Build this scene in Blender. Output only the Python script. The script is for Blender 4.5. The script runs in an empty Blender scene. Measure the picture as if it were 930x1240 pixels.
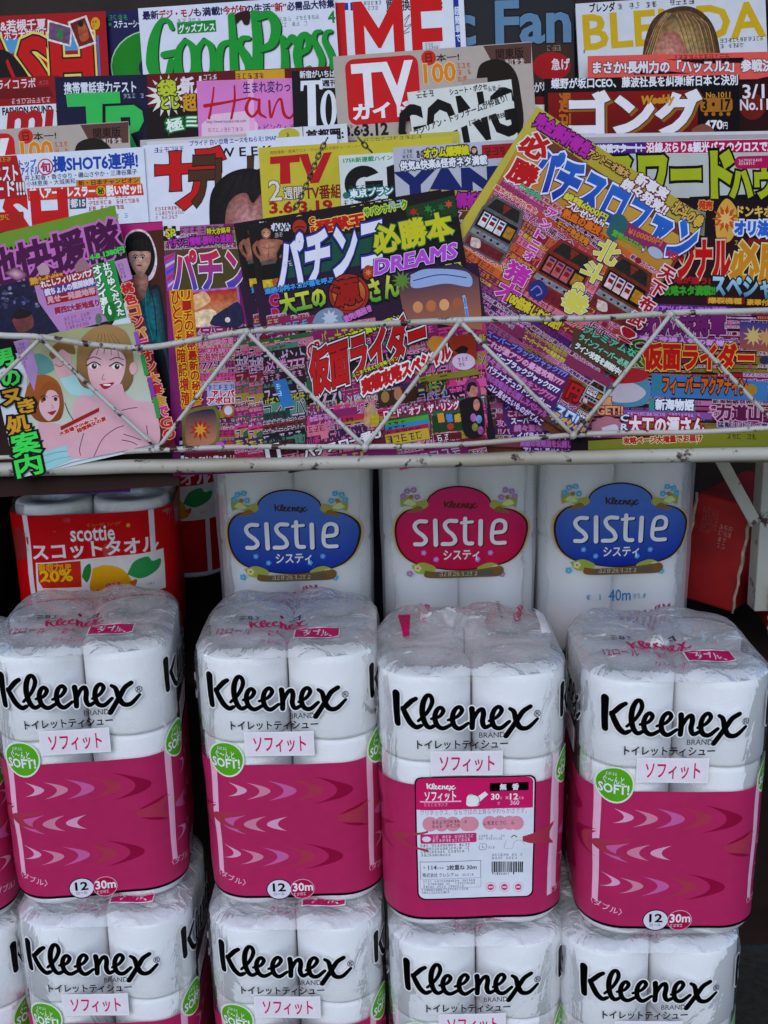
import bpy, math, random
import numpy as np
from mathutils import Vector, Matrix, noise
from mathutils.geometry import tessellate_polygon
random.seed(7)
S = bpy.context.scene
COL = S.collection
R = math.radians
# ---------------------------------------------------------------- camera
FPX, PITCH, ROLL = 1350.0, R(14.0), R(1.2)
CAM = Vector((0, -1.30, 1.52))
FWD = Vector((0, math.cos(PITCH), -math.sin(PITCH)))
UP0 = Vector((0, math.sin(PITCH), math.cos(PITCH)))
X0 = Vector((1, 0, 0))
RT = X0*math.cos(ROLL) - UP0*math.sin(ROLL)
UP = UP0*math.cos(ROLL) + X0*math.sin(ROLL)
cd = bpy.data.cameras.new('camera'); cam = bpy.data.objects.new('camera', cd); COL.objects.link(cam)
cd.sensor_fit = 'AUTO'; cd.sensor_width = 36; cd.lens = FPX/1240*36
cd.clip_start = .02; cd.clip_end = 400
m3 = Matrix((RT, UP, -FWD)).transposed()
cam.matrix_world = Matrix.Translation(CAM) @ m3.to_4x4()
S.camera = cam
# ---------------------------------------------------------------- sky, sun, exposure
SUN_EL, SUN_AZ = R(36), R(192)          # azimuth clockwise from +Y (north): behind the camera
w = bpy.data.worlds.new('World'); S.world = w; w.use_nodes = True
nt = w.node_tree; bg = nt.nodes['Background']
sky = nt.nodes.new('ShaderNodeTexSky'); sky.sky_type = 'NISHITA'; sky.sun_disc = False
sky.sun_elevation = SUN_EL; sky.sun_rotation = SUN_AZ; sky.dust_density = .4; sky.air_density = 1.0; sky.ozone_density = 3.0
nt.links.new(sky.outputs[0], bg.inputs[0]); bg.inputs[1].default_value = .15
sd = bpy.data.lights.new('sun', 'SUN'); sun = bpy.data.objects.new('sun', sd); COL.objects.link(sun)
sd.energy = 1.1; sd.angle = R(40); sd.color = (1, .975, .95)
sv = Vector((math.sin(SUN_AZ)*math.cos(SUN_EL), math.cos(SUN_AZ)*math.cos(SUN_EL), math.sin(SUN_EL)))
sun.rotation_euler = sv.to_track_quat('Z', 'Y').to_euler()
S.view_settings.view_transform = 'Standard'; S.view_settings.look = 'None'
S.view_settings.exposure = 0.12; S.view_settings.gamma = 1; S.view_settings.use_curve_mapping = False
S.cycles.max_bounces = 6; S.cycles.transparent_max_bounces = 24

# ---------------------------------------------------------------- pixel -> point helpers (photo pixels, 930 x 1240)
def ray(x, y): return FWD + RT*((x-465)/FPX) + UP*((620-y)/FPX)
def at(x, y, Y):
    d = ray(x, y); return CAM + d*((Y-CAM.y)/d.y)
def on_plane(x, y, p, n):
    d = ray(x, y); return CAM + d*((p-CAM).dot(n)/d.dot(n))
def lin(h):
    if not isinstance(h, str): return h
    o = []
    for i in (0, 2, 4):
        c = int(h[i:i+2], 16)/255
        o.append(c/12.92 if c <= .04045 else ((c+.055)/1.055)**2.4)
    return tuple(o)

def ink(h):
    """printing ink on coated paper: deeper and purer than the same colour looks in a dim photograph"""
    return tuple(min(.88, c**1.3*1.25) for c in lin(h))
# ---------------------------------------------------------------- materials
def mat(name):
    m = bpy.data.materials.new(name); m.use_nodes = True
    return m, m.node_tree.nodes, m.node_tree.links, m.node_tree.nodes['Principled BSDF']
def noise_node(N, L, scale, detail=4, coord='Object'):
    tc = N.new('ShaderNodeTexCoord'); n = N.new('ShaderNodeTexNoise')
    n.inputs['Scale'].default_value = scale; n.inputs['Detail'].default_value = detail
    L.new(tc.outputs[coord], n.inputs['Vector']); return n
def ramp(N, L, src, a, b, p0=.4, p1=.6):
    r = N.new('ShaderNodeValToRGB'); r.color_ramp.elements[0].position = p0; r.color_ramp.elements[1].position = p1
    r.color_ramp.elements[0].color = (*a, 1); r.color_ramp.elements[1].color = (*b, 1)
    L.new(src, r.inputs[0]); return r
def print_mat(name, rough, spec, gain=1.0):
    m, N, L, P = mat(name)
    a = N.new('ShaderNodeAttribute'); a.attribute_name = 'Col'
    n = noise_node(N, L, 60, 5); r = ramp(N, L, n.outputs[0], (.95*gain,)*3, (1.03*gain,)*3, .3, .7)
    mx = N.new('ShaderNodeMix'); mx.data_type = 'RGBA'; mx.blend_type = 'MULTIPLY'; mx.inputs[0].default_value = 1
    L.new(a.outputs['Color'], mx.inputs[6]); L.new(r.outputs[0], mx.inputs[7])
    L.new(mx.outputs[2], P.inputs['Base Color'])
    P.inputs['Roughness'].default_value = rough; P.inputs['Specular IOR Level'].default_value = spec
    n2 = noise_node(N, L, 9, 3); b = N.new('ShaderNodeBump'); b.inputs['Strength'].default_value = .06; b.inputs['Distance'].default_value = .01
    L.new(n2.outputs[0], b.inputs['Height']); L.new(b.outputs[0], P.inputs['Normal'])
    return m
M_PRINT = print_mat('glossy_cover_print', .40, .07)
M_FILMPRINT = print_mat('film_print', .34, .10)
def simple(name, col, rough=.6, spec=.4, nscale=20, var=.25, bump=0, metal=0):
    m, N, L, P = mat(name); c = lin(col)
    n = noise_node(N, L, nscale, 5)
    r = ramp(N, L, n.outputs[0], tuple(x*(1-var) for x in c), tuple(min(1, x*(1+var*.5)) for x in c), .3, .7)
    L.new(r.outputs[0], P.inputs['Base Color'])
    P.inputs['Roughness'].default_value = rough; P.inputs['Specular IOR Level'].default_value = spec; P.inputs['Metallic'].default_value = metal
    if bump:
        b = N.new('ShaderNodeBump'); b.inputs['Strength'].default_value = bump; b.inputs['Distance'].default_value = .002
        L.new(n.outputs[0], b.inputs['Height']); L.new(b.outputs[0], P.inputs['Normal'])
    return m
def rusty(name, col, amount=.62, scale=38):
    m, N, L, P = mat(name); c = lin(col)
    n = noise_node(N, L, scale, 8); n.inputs['Roughness'].default_value = .65
    r = ramp(N, L, n.outputs[0], c, lin('3a1c10'), amount, amount+.05)
    n3 = noise_node(N, L, 9, 4); r3 = ramp(N, L, n3.outputs[0], (1, 1, 1), (.72, .66, .55), .4, .75)
    mx = N.new('ShaderNodeMix'); mx.data_type = 'RGBA'; mx.blend_type = 'MULTIPLY'; mx.inputs[0].default_value = 1
    L.new(r.outputs[0], mx.inputs[6]); L.new(r3.outputs[0], mx.inputs[7]); L.new(mx.outputs[2], P.inputs['Base Color'])
    P.inputs['Roughness'].default_value = .5
    b = N.new('ShaderNodeBump'); b.inputs['Strength'].default_value = .4; b.inputs['Distance'].default_value = .0015
    L.new(n.outputs[0], b.inputs['Height']); L.new(b.outputs[0], P.inputs['Normal'])
    return m
M_WIRE = rusty('chipped_cream_paint', 'c2beb8', .56, 75)
M_POST = rusty('dirty_cream_paint', 'b8b4aa', .58, 34)
M_DARKWOOD = simple('dark_wood', '2a1c18', .7, .3, 14, .4, .3)
M_BOARD = simple('grey_board', '55504c', .7, .3, 10, .3, .2)
M_GROUND = simple('asphalt', '3c3b3a', .9, .2, 60, .35, .4)
M_CHAIN = simple('dull_steel', '6a6256', .4, .5, 60, .5, 0, .85)
def photo_mat():
    m, N, L, P = mat('printed_photograph')
    a = N.new('ShaderNodeAttribute'); a.attribute_name = 'Col'
    n = noise_node(N, L, 210, 6); r = ramp(N, L, n.outputs[0], (.62, .60, .62), (1.28, 1.26, 1.24), .3, .7)
    n2 = noise_node(N, L, 70, 5); n2.inputs['Roughness'].default_value = .7
    mx = N.new('ShaderNodeMix'); mx.data_type = 'RGBA'; mx.blend_type = 'MULTIPLY'; mx.inputs[0].default_value = 1
    L.new(a.outputs['Color'], mx.inputs[6]); L.new(r.outputs[0], mx.inputs[7])
    m2 = N.new('ShaderNodeMix'); m2.data_type = 'RGBA'; m2.blend_type = 'SOFT_LIGHT'; m2.inputs[0].default_value = .55
    L.new(mx.outputs[2], m2.inputs[6]); L.new(n2.outputs['Color'], m2.inputs[7]); L.new(m2.outputs[2], P.inputs['Base Color'])
    P.inputs['Roughness'].default_value = .4; P.inputs['Specular IOR Level'].default_value = .07
    return m
M_PHOTO = photo_mat()
def paper_edge():
    m, N, L, P = mat('page_edges')
    tc = N.new('ShaderNodeTexCoord'); mp = N.new('ShaderNodeMapping'); mp.inputs['Scale'].default_value = (4, 4, 2600)
    n = N.new('ShaderNodeTexNoise'); n.inputs['Scale'].default_value = 1
    L.new(tc.outputs['Object'], mp.inputs[0]); L.new(mp.outputs[0], n.inputs['Vector'])
    r = ramp(N, L, n.outputs[0], (.36, .34, .31), (.75, .73, .68), .35, .65); L.new(r.outputs[0], P.inputs['Base Color'])
    P.inputs['Roughness'].default_value = .8
    return m
M_PAGES = paper_edge()
def tissue():
    m, N, L, P = mat('tissue_paper')
    P.inputs['Base Color'].default_value = (.88, .88, .90, 1); P.inputs['Roughness'].default_value = .9
    P.inputs['Specular IOR Level'].default_value = .1
    n = noise_node(N, L, 420, 2); n2 = noise_node(N, L, 30, 4)
    ad = N.new('ShaderNodeMath'); ad.operation = 'MULTIPLY_ADD'; ad.inputs[1].default_value = 2.5
    L.new(n2.outputs[0], ad.inputs[0]); L.new(n.outputs[0], ad.inputs[2])
    b = N.new('ShaderNodeBump'); b.inputs['Strength'].default_value = .45; b.inputs['Distance'].default_value = .0012
    L.new(ad.outputs[0], b.inputs['Height']); L.new(b.outputs[0], P.inputs['Normal'])
    return m
M_TISSUE = tissue()
def film(name, milky, wr, bumpd, rough=.16):
    m, N, L, P = mat(name); N.remove(P); out = N['Material Output']
    tr = N.new('ShaderNodeBsdfTransparent'); gl = N.new('ShaderNodeBsdfGlossy'); gl.inputs['Roughness'].default_value = rough
    df = N.new('ShaderNodeBsdfDiffuse'); df.inputs[0].default_value = (.95, .95, .97, 1)
    lw = N.new('ShaderNodeLayerWeight'); lw.inputs[0].default_value = .28
    m1 = N.new('ShaderNodeMixShader'); m1.inputs[0].default_value = milky
    m2 = N.new('ShaderNodeMixShader')
    L.new(tr.outputs[0], m1.inputs[1]); L.new(df.outputs[0], m1.inputs[2])
    mm = N.new('ShaderNodeMath'); mm.operation = 'MULTIPLY'; mm.operation = 'MULTIPLY_ADD'; mm.inputs[1].default_value = .42; mm.inputs[2].default_value = .02; L.new(lw.outputs['Fresnel'], mm.inputs[0])
    L.new(mm.outputs[0], m2.inputs[0]); L.new(m1.outputs[0], m2.inputs[1]); L.new(gl.outputs[0], m2.inputs[2]); L.new(m2.outputs[0], out.inputs[0])
    tc = N.new('ShaderNodeTexCoord'); mp = N.new('ShaderNodeMapping'); mp.inputs['Scale'].default_value = (1, 1, .55); L.new(tc.outputs['Object'], mp.inputs[0])
    n = N.new('ShaderNodeTexNoise'); n.inputs['Scale'].default_value = wr; n.inputs['Detail'].default_value = 3; n.inputs['Distortion'].default_value = 1.2
    L.new(mp.outputs[0], n.inputs['Vector'])
    b = N.new('ShaderNodeBump'); b.inputs['Strength'].default_value = .6; b.inputs['Distance'].default_value = bumpd
    L.new(n.outputs[0], b.inputs['Height'])
    for q in (gl, df, lw): L.new(b.outputs[0], q.inputs['Normal'])
    return m
M_FILM = film('clear_film', .03, 22, .007, .09)
M_FILMB = film('frosted_film', .40, 20, .003)
M_FILMTOP = film('crinkled_film', .42, 34, .012, .07)

# ---------------------------------------------------------------- objects
def link(name, me, m, parent=None):
    o = bpy.data.objects.new(name, me); COL.objects.link(o)
    if m is not None and not me.materials: me.materials.append(m)
    if parent: o.parent = parent
    return o
def tag(o, label=None, cat=None, group=None, kind=None):
    for k, v in (('label', label), ('category', cat), ('group', group), ('kind', kind)):
        if v: o[k] = v
    return o
def empty(name, M4):
    o = bpy.data.objects.new(name, None); COL.objects.link(o); o.empty_display_size = .02
    o.matrix_world = M4; return o
def copy_tree(o, parent=None):
    c = o.copy(); COL.objects.link(c)
    if parent: c.parent = parent
    for ch in list(o.children): copy_tree(ch, c)
    return c
class MB:
    def __init__(s): s.v = []; s.f = []; s.smooth = []
    def box(s, a, b, M4=None, bev=0):
        x0, y0, z0 = a; x1, y1, z1 = b; i = len(s.v)
        P = [Vector(p) for p in ((x0,y0,z0),(x1,y0,z0),(x1,y1,z0),(x0,y1,z0),(x0,y0,z1),(x1,y0,z1),(x1,y1,z1),(x0,y1,z1))]
        if M4: P = [M4 @ p for p in P]
        s.v += P
        for f in ((3,2,1,0),(4,5,6,7),(0,1,5,4),(1,2,6,5),(2,3,7,6),(3,0,4,7)): s.f.append(tuple(i+k for k in f)); s.smooth.append(False)
        return s
    def tube(s, pts, r, n=10, closed=False, caps=True):
        pts = [Vector(p) for p in pts]; i0 = len(s.v); N = len(pts); up = Vector((.13, .21, .97)).normalized()
        for k, p in enumerate(pts):
            if closed: t = (pts[(k+1) % N]-pts[k-1]).normalized()
            else: t = (pts[min(k+1, N-1)]-pts[max(k-1, 0)]).normalized()
            a = t.cross(up).normalized(); b = a.cross(t)
            rr = r[k] if isinstance(r, (list, tuple)) else r
            for j in range(n):
                q = 2*math.pi*j/n; s.v.append(p+(a*math.cos(q)+b*math.sin(q))*rr)
        for k in range(N if closed else N-1):
            k2 = (k+1) % N
            for j in range(n):
                s.f.append((i0+k*n+j, i0+k*n+(j+1) % n, i0+k2*n+(j+1) % n, i0+k2*n+j)); s.smooth.append(True)
        if caps and not closed:
            s.f.append(tuple(i0+j for j in range(n))[::-1]); s.f.append(tuple(i0+(N-1)*n+j for j in range(n))); s.smooth += [False]*2
        return s
    def grid(s, rows, closed=False):
        i0 = len(s.v); n = len(rows[0])
        for r in rows: s.v += [Vector(p) for p in r]
        for k in range(len(rows)-1):
            for j in range(n if closed else n-1):
                j2 = (j+1) % n
                s.f.append((i0+k*n+j, i0+k*n+j2, i0+(k+1)*n+j2, i0+(k+1)*n+j)); s.smooth.append(True)
        return s
    def mesh(s, name):
        me = bpy.data.meshes.new(name); me.from_pydata([tuple(p) for p in s.v], [], s.f)
        me.polygons.foreach_set('use_smooth', s.smooth); me.update(); return me
    def build(s, name, m, parent=None, bevel=0):
        o = link(name, s.mesh(name), m, parent)
        if bevel:
            b = o.modifiers.new('bevel', 'BEVEL'); b.width = bevel; b.segments = 2; b.limit_method = 'ANGLE'
        return o

# ---------------------------------------------------------------- lettering
_g = {}
def glyphs(txt, bold, kind, ls=1.0):
    """kind 'fill' : glyph faces (+ bold stroke); kind 'line' : a stroke of radius bold round the outline"""
    k = (txt, round(bold, 4), kind, ls)
    if k in _g: return _g[k]
    V = []; F = []
    def grab(**kw):
        c = bpy.data.curves.new('t', 'FONT'); c.body = txt; c.size = 1; c.resolution_u = 2; c.space_line = ls
        for a, b in kw.items(): setattr(c, a, b)
        o = bpy.data.objects.new('t', c); me = bpy.data.meshes.new_from_object(o)
        v = np.empty(len(me.vertices)*3); me.vertices.foreach_get('co', v); v = v.reshape(-1, 3)
        f = [tuple(p.vertices) for p in me.polygons if p.normal.z > 1e-4 or kw == {}]
        bpy.data.objects.remove(o); bpy.data.curves.remove(c); bpy.data.meshes.remove(me)
        return v, f
    vs = []; off = 0
    if kind == 'fill':
        v, f = grab(); v = v.copy(); v[:, 2] = 0; vs.append(v); F += f; off = len(v)
    if bold > 0:
        v, f = grab(bevel_depth=bold, bevel_resolution=0, fill_mode='NONE'); v = v.copy(); v[:, 2] *= .15/bold
        vs.append(v); F += [tuple(i+off for i in q) for q in f]
    v = np.concatenate(vs); _g[k] = (v, F)
    return _g[k]
def gbox(txt, ls):
    v, f = glyphs(txt, 0, 'fill', ls)
    return v[:, 0].min(), v[:, 0].max(), v[:, 1].min(), v[:, 1].max()

def spline(pts, n=8):
    P = [np.array(p, float) for p in pts]; out = []
    if len(P) < 3: return P
    Q = [2*P[0]-P[1]]+P+[2*P[-1]-P[-2]]
    for i in range(1, len(Q)-2):
        a, b, c, d = Q[i-1:i+3]
        for k in range(n):
            t = k/n
            out.append(.5*((2*b)+(-a+c)*t+(2*a-5*b+4*c-d)*t*t+(-a+3*b-3*c+d)*t**3))
    out.append(P[-1]); return out

WORDS = ('攻略', '必勝', 'パチンコ', '実戦', 'スペシャル', '新台', '大工の源さん', '仮面ライダー', '新海物語', '猛獣王', '777', 'スーパー', 'フィーバー', '北斗の拳', '発売', 'プレゼント', '完全', '力道山', '!!', '解析')
PHOTO_PARTS = ('cover_photo', 'slot_picture', 'cover_portrait', 'cover_model', 'snapshot')
class Canvas:
    """prints on a sheet: everything is put down in the sheet's own metres (x right, y up), each element a hair above what lies under it"""
    ink = staticmethod(lambda h: ink(h) if isinstance(h, str) else h)
    def __init__(s, px2uv, smap, lay=6e-5, cutx=0, cuty=0, h0=0.0):
        s.px = px2uv; s.map = smap; s.lay = lay; s.cx = cutx; s.cy = cuty; s.h0 = h0
        s.parts = {}; s.cur = 'cover'; s.boxes = []; s.off = (0, 0)
    def part(s, name): s.cur = name; return s
    def uv(s, p): return np.array(s.px(p[0]+s.off[0], p[1]+s.off[1]))
    def level(s, lo, hi, n=1):
        m = 0
        for a, b, c, d, l in s.boxes:
            if a < hi[0] and c > lo[0] and b < hi[1] and d > lo[1] and l > m: m = l
        s.boxes.append((lo[0], lo[1], hi[0], hi[1], m+n)); return m+1
    def put(s, V, F, col, h, grad=None, lo=None, hi=None):
        d = s.parts.setdefault(s.cur, [[], [], []])
        i = len(d[0]); c = s.ink(col) if not grad else None
        if grad: c0 = np.array(s.ink(grad[0])); c1 = np.array(s.ink(grad[1]))
        for p in V:
            z = p[2] if len(p) > 2 else 0
            d[0].append((p[0], p[1], s.h0+(h+z)*s.lay))
            if grad:
                t = min(1, max(0, (p[1]-lo)/(hi-lo))); d[1].append(tuple(c1*(1-t)+c0*t))
            else: d[1].append(c)
        d[2].extend(tuple(i+k for k in f) for f in F)
    def poly(s, pts, col, grad=None, raw=False, cut=True):
        P = [np.array(p) for p in pts] if raw else [s.uv(p) for p in pts]
        A = np.array(P); lo = A.min(0); hi = A.max(0); h = s.level(lo, hi)
        tris = [[A[a], A[b], A[c]] for a, b, c in tessellate_polygon([[Vector((p[0], p[1], 0)) for p in P]])]
        for ax, st in ((0, s.cx), (1, s.cy)):
            if not st or not cut: continue
            new = []
            for t in tris:
                k0 = math.floor(min(p[ax] for p in t)/st); k1 = math.floor(max(p[ax] for p in t)/st-1e-9)
                for k in range(k0, k1+1):
                    q = clip(clip(t, ax, k*st, 1), ax, (k+1)*st, -1)
                    if len(q) > 2: new.append(q)
            tris = new
        for t in tris:
            a = sum(t[i][0]*t[(i+1) % len(t)][1]-t[(i+1) % len(t)][0]*t[i][1] for i in range(len(t)))
            if abs(a) < 1e-12: continue
            if a < 0: t = t[::-1]
            s.put(t, [tuple(range(len(t)))], col, h, grad, lo[1], hi[1])
    def rect(s, x0, y0, x1, y1, col, grad=None, r=0):
        a = s.uv((x0, y0)); b = s.uv((x1, y1)); x0, x1 = sorted((a[0], b[0])); y0, y1 = sorted((a[1], b[1]))
        if r:
            r = min(r, .49*(x1-x0), .49*(y1-y0)); pts = []
            for cx, cy, q in ((x1-r, y1-r, 0), (x0+r, y1-r, 90), (x0+r, y0+r, 180), (x1-r, y0+r, 270)):
                pts += [(cx+r*math.cos(R(q+k*18)), cy+r*math.sin(R(q+k*18))) for k in range(6)]
        else: pts = [(x0, y0), (x1, y0), (x1, y1), (x0, y1)]
        s.poly(pts, col, grad, raw=True)
    def ell(s, cx, cy, rx, ry, col, grad=None, n=28, rot=0):
        c, q = math.cos(R(rot)), math.sin(R(rot))
        s.poly([(cx+rx*math.cos(2*math.pi*k/n)*c-ry*math.sin(2*math.pi*k/n)*q, cy+rx*math.cos(2*math.pi*k/n)*q+ry*math.sin(2*math.pi*k/n)*c) for k in range(n)], col, grad)
    def blob(s, pts, col, grad=None, n=6):
        s.poly([tuple(p) for p in spline(list(pts)+[pts[0]], n)[:-1]], col, grad)
    def burst(s, cx, cy, r0, r1, n, col, sq=1):
        s.poly([(cx+(r1 if k % 2 else r0)*math.cos(math.pi*k/n), cy+sq*(r1 if k % 2 else r0)*math.sin(math.pi*k/n)) for k in range(2*n)], col)
    def stroke(s, pts, wid, col, n=6, halo=None):
        """a brush stroke through the points, width in photo pixels (one number or one per point)"""
        C = spline(pts, n); m = len(pts)
        W = [wid]*len(C) if not isinstance(wid, (list, tuple)) else list(np.interp(np.linspace(0, m-1, len(C)), range(m), wid))
        jobs = ([(halo[1], [x+2*halo[0] for x in W])] if halo else [])+[(col, W)]
        for c, ww in jobs:
            A = np.array([s.uv(p) for p in C]); sc = np.linalg.norm(s.uv((C[0][0]+1, C[0][1]))-s.uv(C[0]))
            w2 = np.array(ww)*sc/2; lo = A.min(0)-w2.max(); hi = A.max(0)+w2.max(); h = s.level(lo, hi)
            V = []; F = []
            for k in range(len(A)):
                t = A[min(k+1, len(A)-1)]-A[max(k-1, 0)]; t = t/(np.linalg.norm(t)+1e-9); nn = np.array((-t[1], t[0]))
                V += [tuple(A[k]+nn*w2[k])+(.02*(k % 7),), tuple(A[k]-nn*w2[k])+(.02*(k % 7),)]
            for k in range(len(A)-1): F.append((2*k, 2*k+1, 2*k+3, 2*k+2))
            for k in list(range(1, len(A)-1, 2))+[0, len(A)-1]:
                i = len(V); z = .2+.02*(k % 9)
                V += [(A[k][0]+w2[k]*math.cos(math.pi*j/6), A[k][1]+w2[k]*math.sin(math.pi*j/6), z) for j in range(12)]; F.append(tuple(range(i, i+12)))
            s.put(V, F, c, h)
    def _text(s, txt, o, xd, wd, ht, col, out, bold, shear, grad, ls):
        x0, x1, y0, y1 = gbox(txt, ls); yd = np.array((-xd[1], xd[0])); sx = wd/(x1-x0); sy = ht/(y1-y0)
        k = (sx+sy)/2
        cs = [o, o+xd*wd, o+yd*ht, o+xd*wd+yd*ht]; mx = max([q[0] for q in out], default=0)*.001
        lo = np.min(cs, 0)-mx; hi = np.max(cs, 0)+mx; h = s.level(lo, hi, len(out)+1)
        jobs = [(q[1], 'line', (q[0]+bold)*.001/k, None) for q in out]+[(col, 'fill', bold*.001/k, grad)]
        for i, (c, kind, b, g) in enumerate(jobs):
            v, F = glyphs(txt, b, kind, ls)
            xs = (v[:, 0]-x0)*sx; ys = (v[:, 1]-y0)*sy; xs = xs+ys*shear
            V = [(o[0]+xd[0]*a+yd[0]*b2, o[1]+xd[1]*a+yd[1]*b2, z) for a, b2, z in zip(xs, ys, v[:, 2])]
            s.put(V, F, c, h+i, g, lo[1]+mx, hi[1]-mx)
    def text(s, txt, x0, y0, x1, y1, col, out=(), bold=.15, shear=0, grad=None, ls=1.0):
        """txt fitted to the box whose top-left and bottom-right corners are the photo pixels given; out = [(mm, colour), outermost first]"""
        a = s.uv((x0, y0)); b = s.uv((x1, y1))
        s._text(txt, np.array((a[0], b[1])), np.array((1., 0)), b[0]-a[0], a[1]-b[1], col, out, bold, shear, grad, ls)
    def vtext(s, txt, *a, **k): s.text('\n'.join(txt), *a, **k)
    def line(s, txt, p0, p1, hpx, col, out=(), bold=.15, shear=0, grad=None):
        a = s.uv(p0); b = s.uv(p1); d = b-a; L = np.linalg.norm(d)
        s._text(txt, a, d/L, L, hpx*L/math.dist(p0, p1), col, out, bold, shear, grad, 1.0)
    def fine(s, x0, y0, x1, y1, rows, col, seed=0, fill=.9):
        """rows of print too small to read"""
        rn = random.Random(seed+int(x0*7+y0*13)); a = s.uv((x0, y0)); b = s.uv((x1, y1)); lo = np.minimum(a, b); hi = np.maximum(a, b); a = np.array((lo[0], hi[1])); b = np.array((hi[0], lo[1])); rh = (a[1]-b[1])/rows
        h = s.level((a[0], b[1]), (b[0], a[1])); V = []; F = []
        def r(xa, ya, xb, yb):
            i = len(V); V.extend([(xa, ya), (xb, ya), (xb, yb), (xa, yb)]); F.append((i, i+1, i+2, i+3))
        g = rh*.72
        for k in range(rows):
            yb = a[1]-(k+1)*rh+rh*.14; x = a[0]; end = a[0]+(b[0]-a[0])*(1 if k < rows-1 else rn.uniform(.6, 1))
            while x+g*.9 < end:
                if rn.random() < fill:
                    n = rn.choice((2, 3, 3, 4)); t = g*.12
                    for j in range(n):
                        yy = yb+g*(.02+.88*j/(n-1)*rn.uniform(.9, 1)); xa = g*rn.choice((0, 0, .12, .3)); r(x+xa, yy, x+g*rn.uniform(.6, .9), yy+t)
                    for j in range(rn.choice((1, 2, 2))):
                        xx = x+g*rn.uniform(.05, .75); ya = rn.choice((0, 0, .35)); r(xx, yb+g*ya, xx+t, yb+g*rn.choice((.55, 1, 1)))
                x += g*1.02
        s.put(V, F, col, h)
    def busy(s, x0, y0, x1, y1, pal, seed, size=14):
        """a page area crowded with little coloured panels and print too small to read"""
        rn = random.Random(seed); y = y0
        lum = lambda c: sum(lin(c)); ps = sorted(pal, key=lum)
        while y < y1-3:
            hh = min(rn.choice((.5, .6, .8, 1))*size, y1-y); x = x0; c0 = rn.choice(pal)
            while x < x1-3:
                ww = min(rn.uniform(2.5, 9)*size, x1-x); c = c0 if rn.random() < .6 else rn.choice(pal); s.rect(x, y, x+ww+.3, y+hh+.3, c)
                light = lum(c) < lum(ps[len(ps)//2]); d = rn.choice(ps[-3:]+['c0a8c0', 'b8a850', 'd090b8'] if light else ps[:3]+['2a1024', '701028'])
                t = ''
                if rn.random() < .62 and hh > .45*size:
                    n = max(2, int((ww-2)/(hh*.82)))
                    while len(t) < n: t += rn.choice(WORDS)
                    t = t[:n].strip('ー・')
                if t: s.text(t, x+1, y+.7, x+ww-1.2, y+hh-.7, d, out=[(.45, rn.choice(ps[:4]) if light else 'd0b8c8')], bold=.22)
                else: s.fine(x+1, y+.3, x+ww-1, y+hh-.3, max(1, round(hh/6.5)), d, seed, .92)
                if rn.random() < .18: s.ell(x+rn.uniform(.2, .8)*ww, y+hh/2, min(hh*.6, 7), hh*.5, rn.choice(pal)); 
                x += ww
            y += hh
    def busy_m(s, x0, y0, x1, y1, pal, seed, size):
        """busy() in the sheet's own metres, y down from its top"""
        o = s.px; k = 1000.0; s.px = lambda a, b: o(a/k, b/k); s.busy(x0*k, y0*k, x1*k, y1*k, pal, seed, size*k); s.px = o
    def soft(s, pts, c0, c1, to, n=7, k=.85):
        """a photographed rounded form: nested outlines from its edge colour to its middle colour"""
        a, b = np.array(ink(c0)), np.array(ink(c1)); P = [tuple(q) for q in spline(list(pts)+[pts[0]], 5)[:-1]]
        for i in range(n):
            t = i/(n-1); f = 1-k*t
            s.poly([(to[0]+(x-to[0])*f, to[1]+(y-to[1])*f) for x, y in P], tuple(a*(1-t)+b*t))
    def finish(s, m, parent, names=None):
        res = {}
        for k, (V, C, F) in s.parts.items():
            if not V: continue
            k = k.split('#')[0]; me = bpy.data.meshes.new(k); me.from_pydata([tuple(s.map(*p)) for p in V], [], F)
            at_ = me.color_attributes.new('Col', 'FLOAT_COLOR', 'POINT')
            arr = np.ones((len(V), 4), np.float32); arr[:, :3] = np.array(C); at_.data.foreach_set('color', arr.ravel())
            me.update(); res[k] = link(k, me, M_PHOTO if m is M_PRINT and k in PHOTO_PARTS else m, parent)
        return res
def clip(poly, ax, val, sg):
    out = []
    for i in range(len(poly)):
        a, b = poly[i], poly[(i+1) % len(poly)]; da = (a[ax]-val)*sg; db = (b[ax]-val)*sg
        if da >= 0: out.append(a)
        if (da > 0 and db < 0) or (da < 0 and db > 0): out.append(a+(b-a)*(da/(da-db)))
    return out
# ================================================================ the setting
g = MB(); g.grid([[(-60, -60, 0), (60, -60, 0)], [(-60, 60, 0), (60, 60, 0)]])
tag(g.build('pavement', M_GROUND), 'grey asphalt in front of the shop', 'ground', kind='structure')

# ================================================================ tissue packs
HW, RR = .0575, .0565; HH = .350; Q = 2*HW+RR*math.pi/2; PER = 4*Q; HA = HW+RR
def hull_wave(u, z):
    p = Vector((math.cos(u/PER*2*math.pi)*1.3, math.sin(u/PER*2*math.pi)*1.3, z*9))
    return .0016*noise.noise(p*2.1+Vector((3, 1, 0)))
def hull(u, z, off=0.0):
    """pack wrapper: u metres round the perimeter from the middle of the front, z up, off outward"""
    off += hull_wave(u, z)
    k = math.floor((u+Q/2)/Q); s = u-k*Q                     # side number, place on it
    a = min(HW, max(-HW, s)); th = (s-a)/RR
    x = a+RR*math.sin(th)+off*math.sin(th); y = -(HW+RR*math.cos(th)+off*math.cos(th))
    pinch = 1-.035*max(0, (z-(HH-.02))/.02)**2-.05*max(0, (.012-z)/.012)**2
    c, q = math.cos(k*math.pi/2), math.sin(k*math.pi/2)
    pinch *= 1+.045*(z/HH)-.005
    return Vector(((x*c-y*q)*pinch, (x*q+y*c)*pinch, z))
def xu(x):
    if abs(x) <= HW: return x
    return math.copysign(HW+RR*math.asin(min(1, (abs(x)-HW)/RR)), x)
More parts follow.
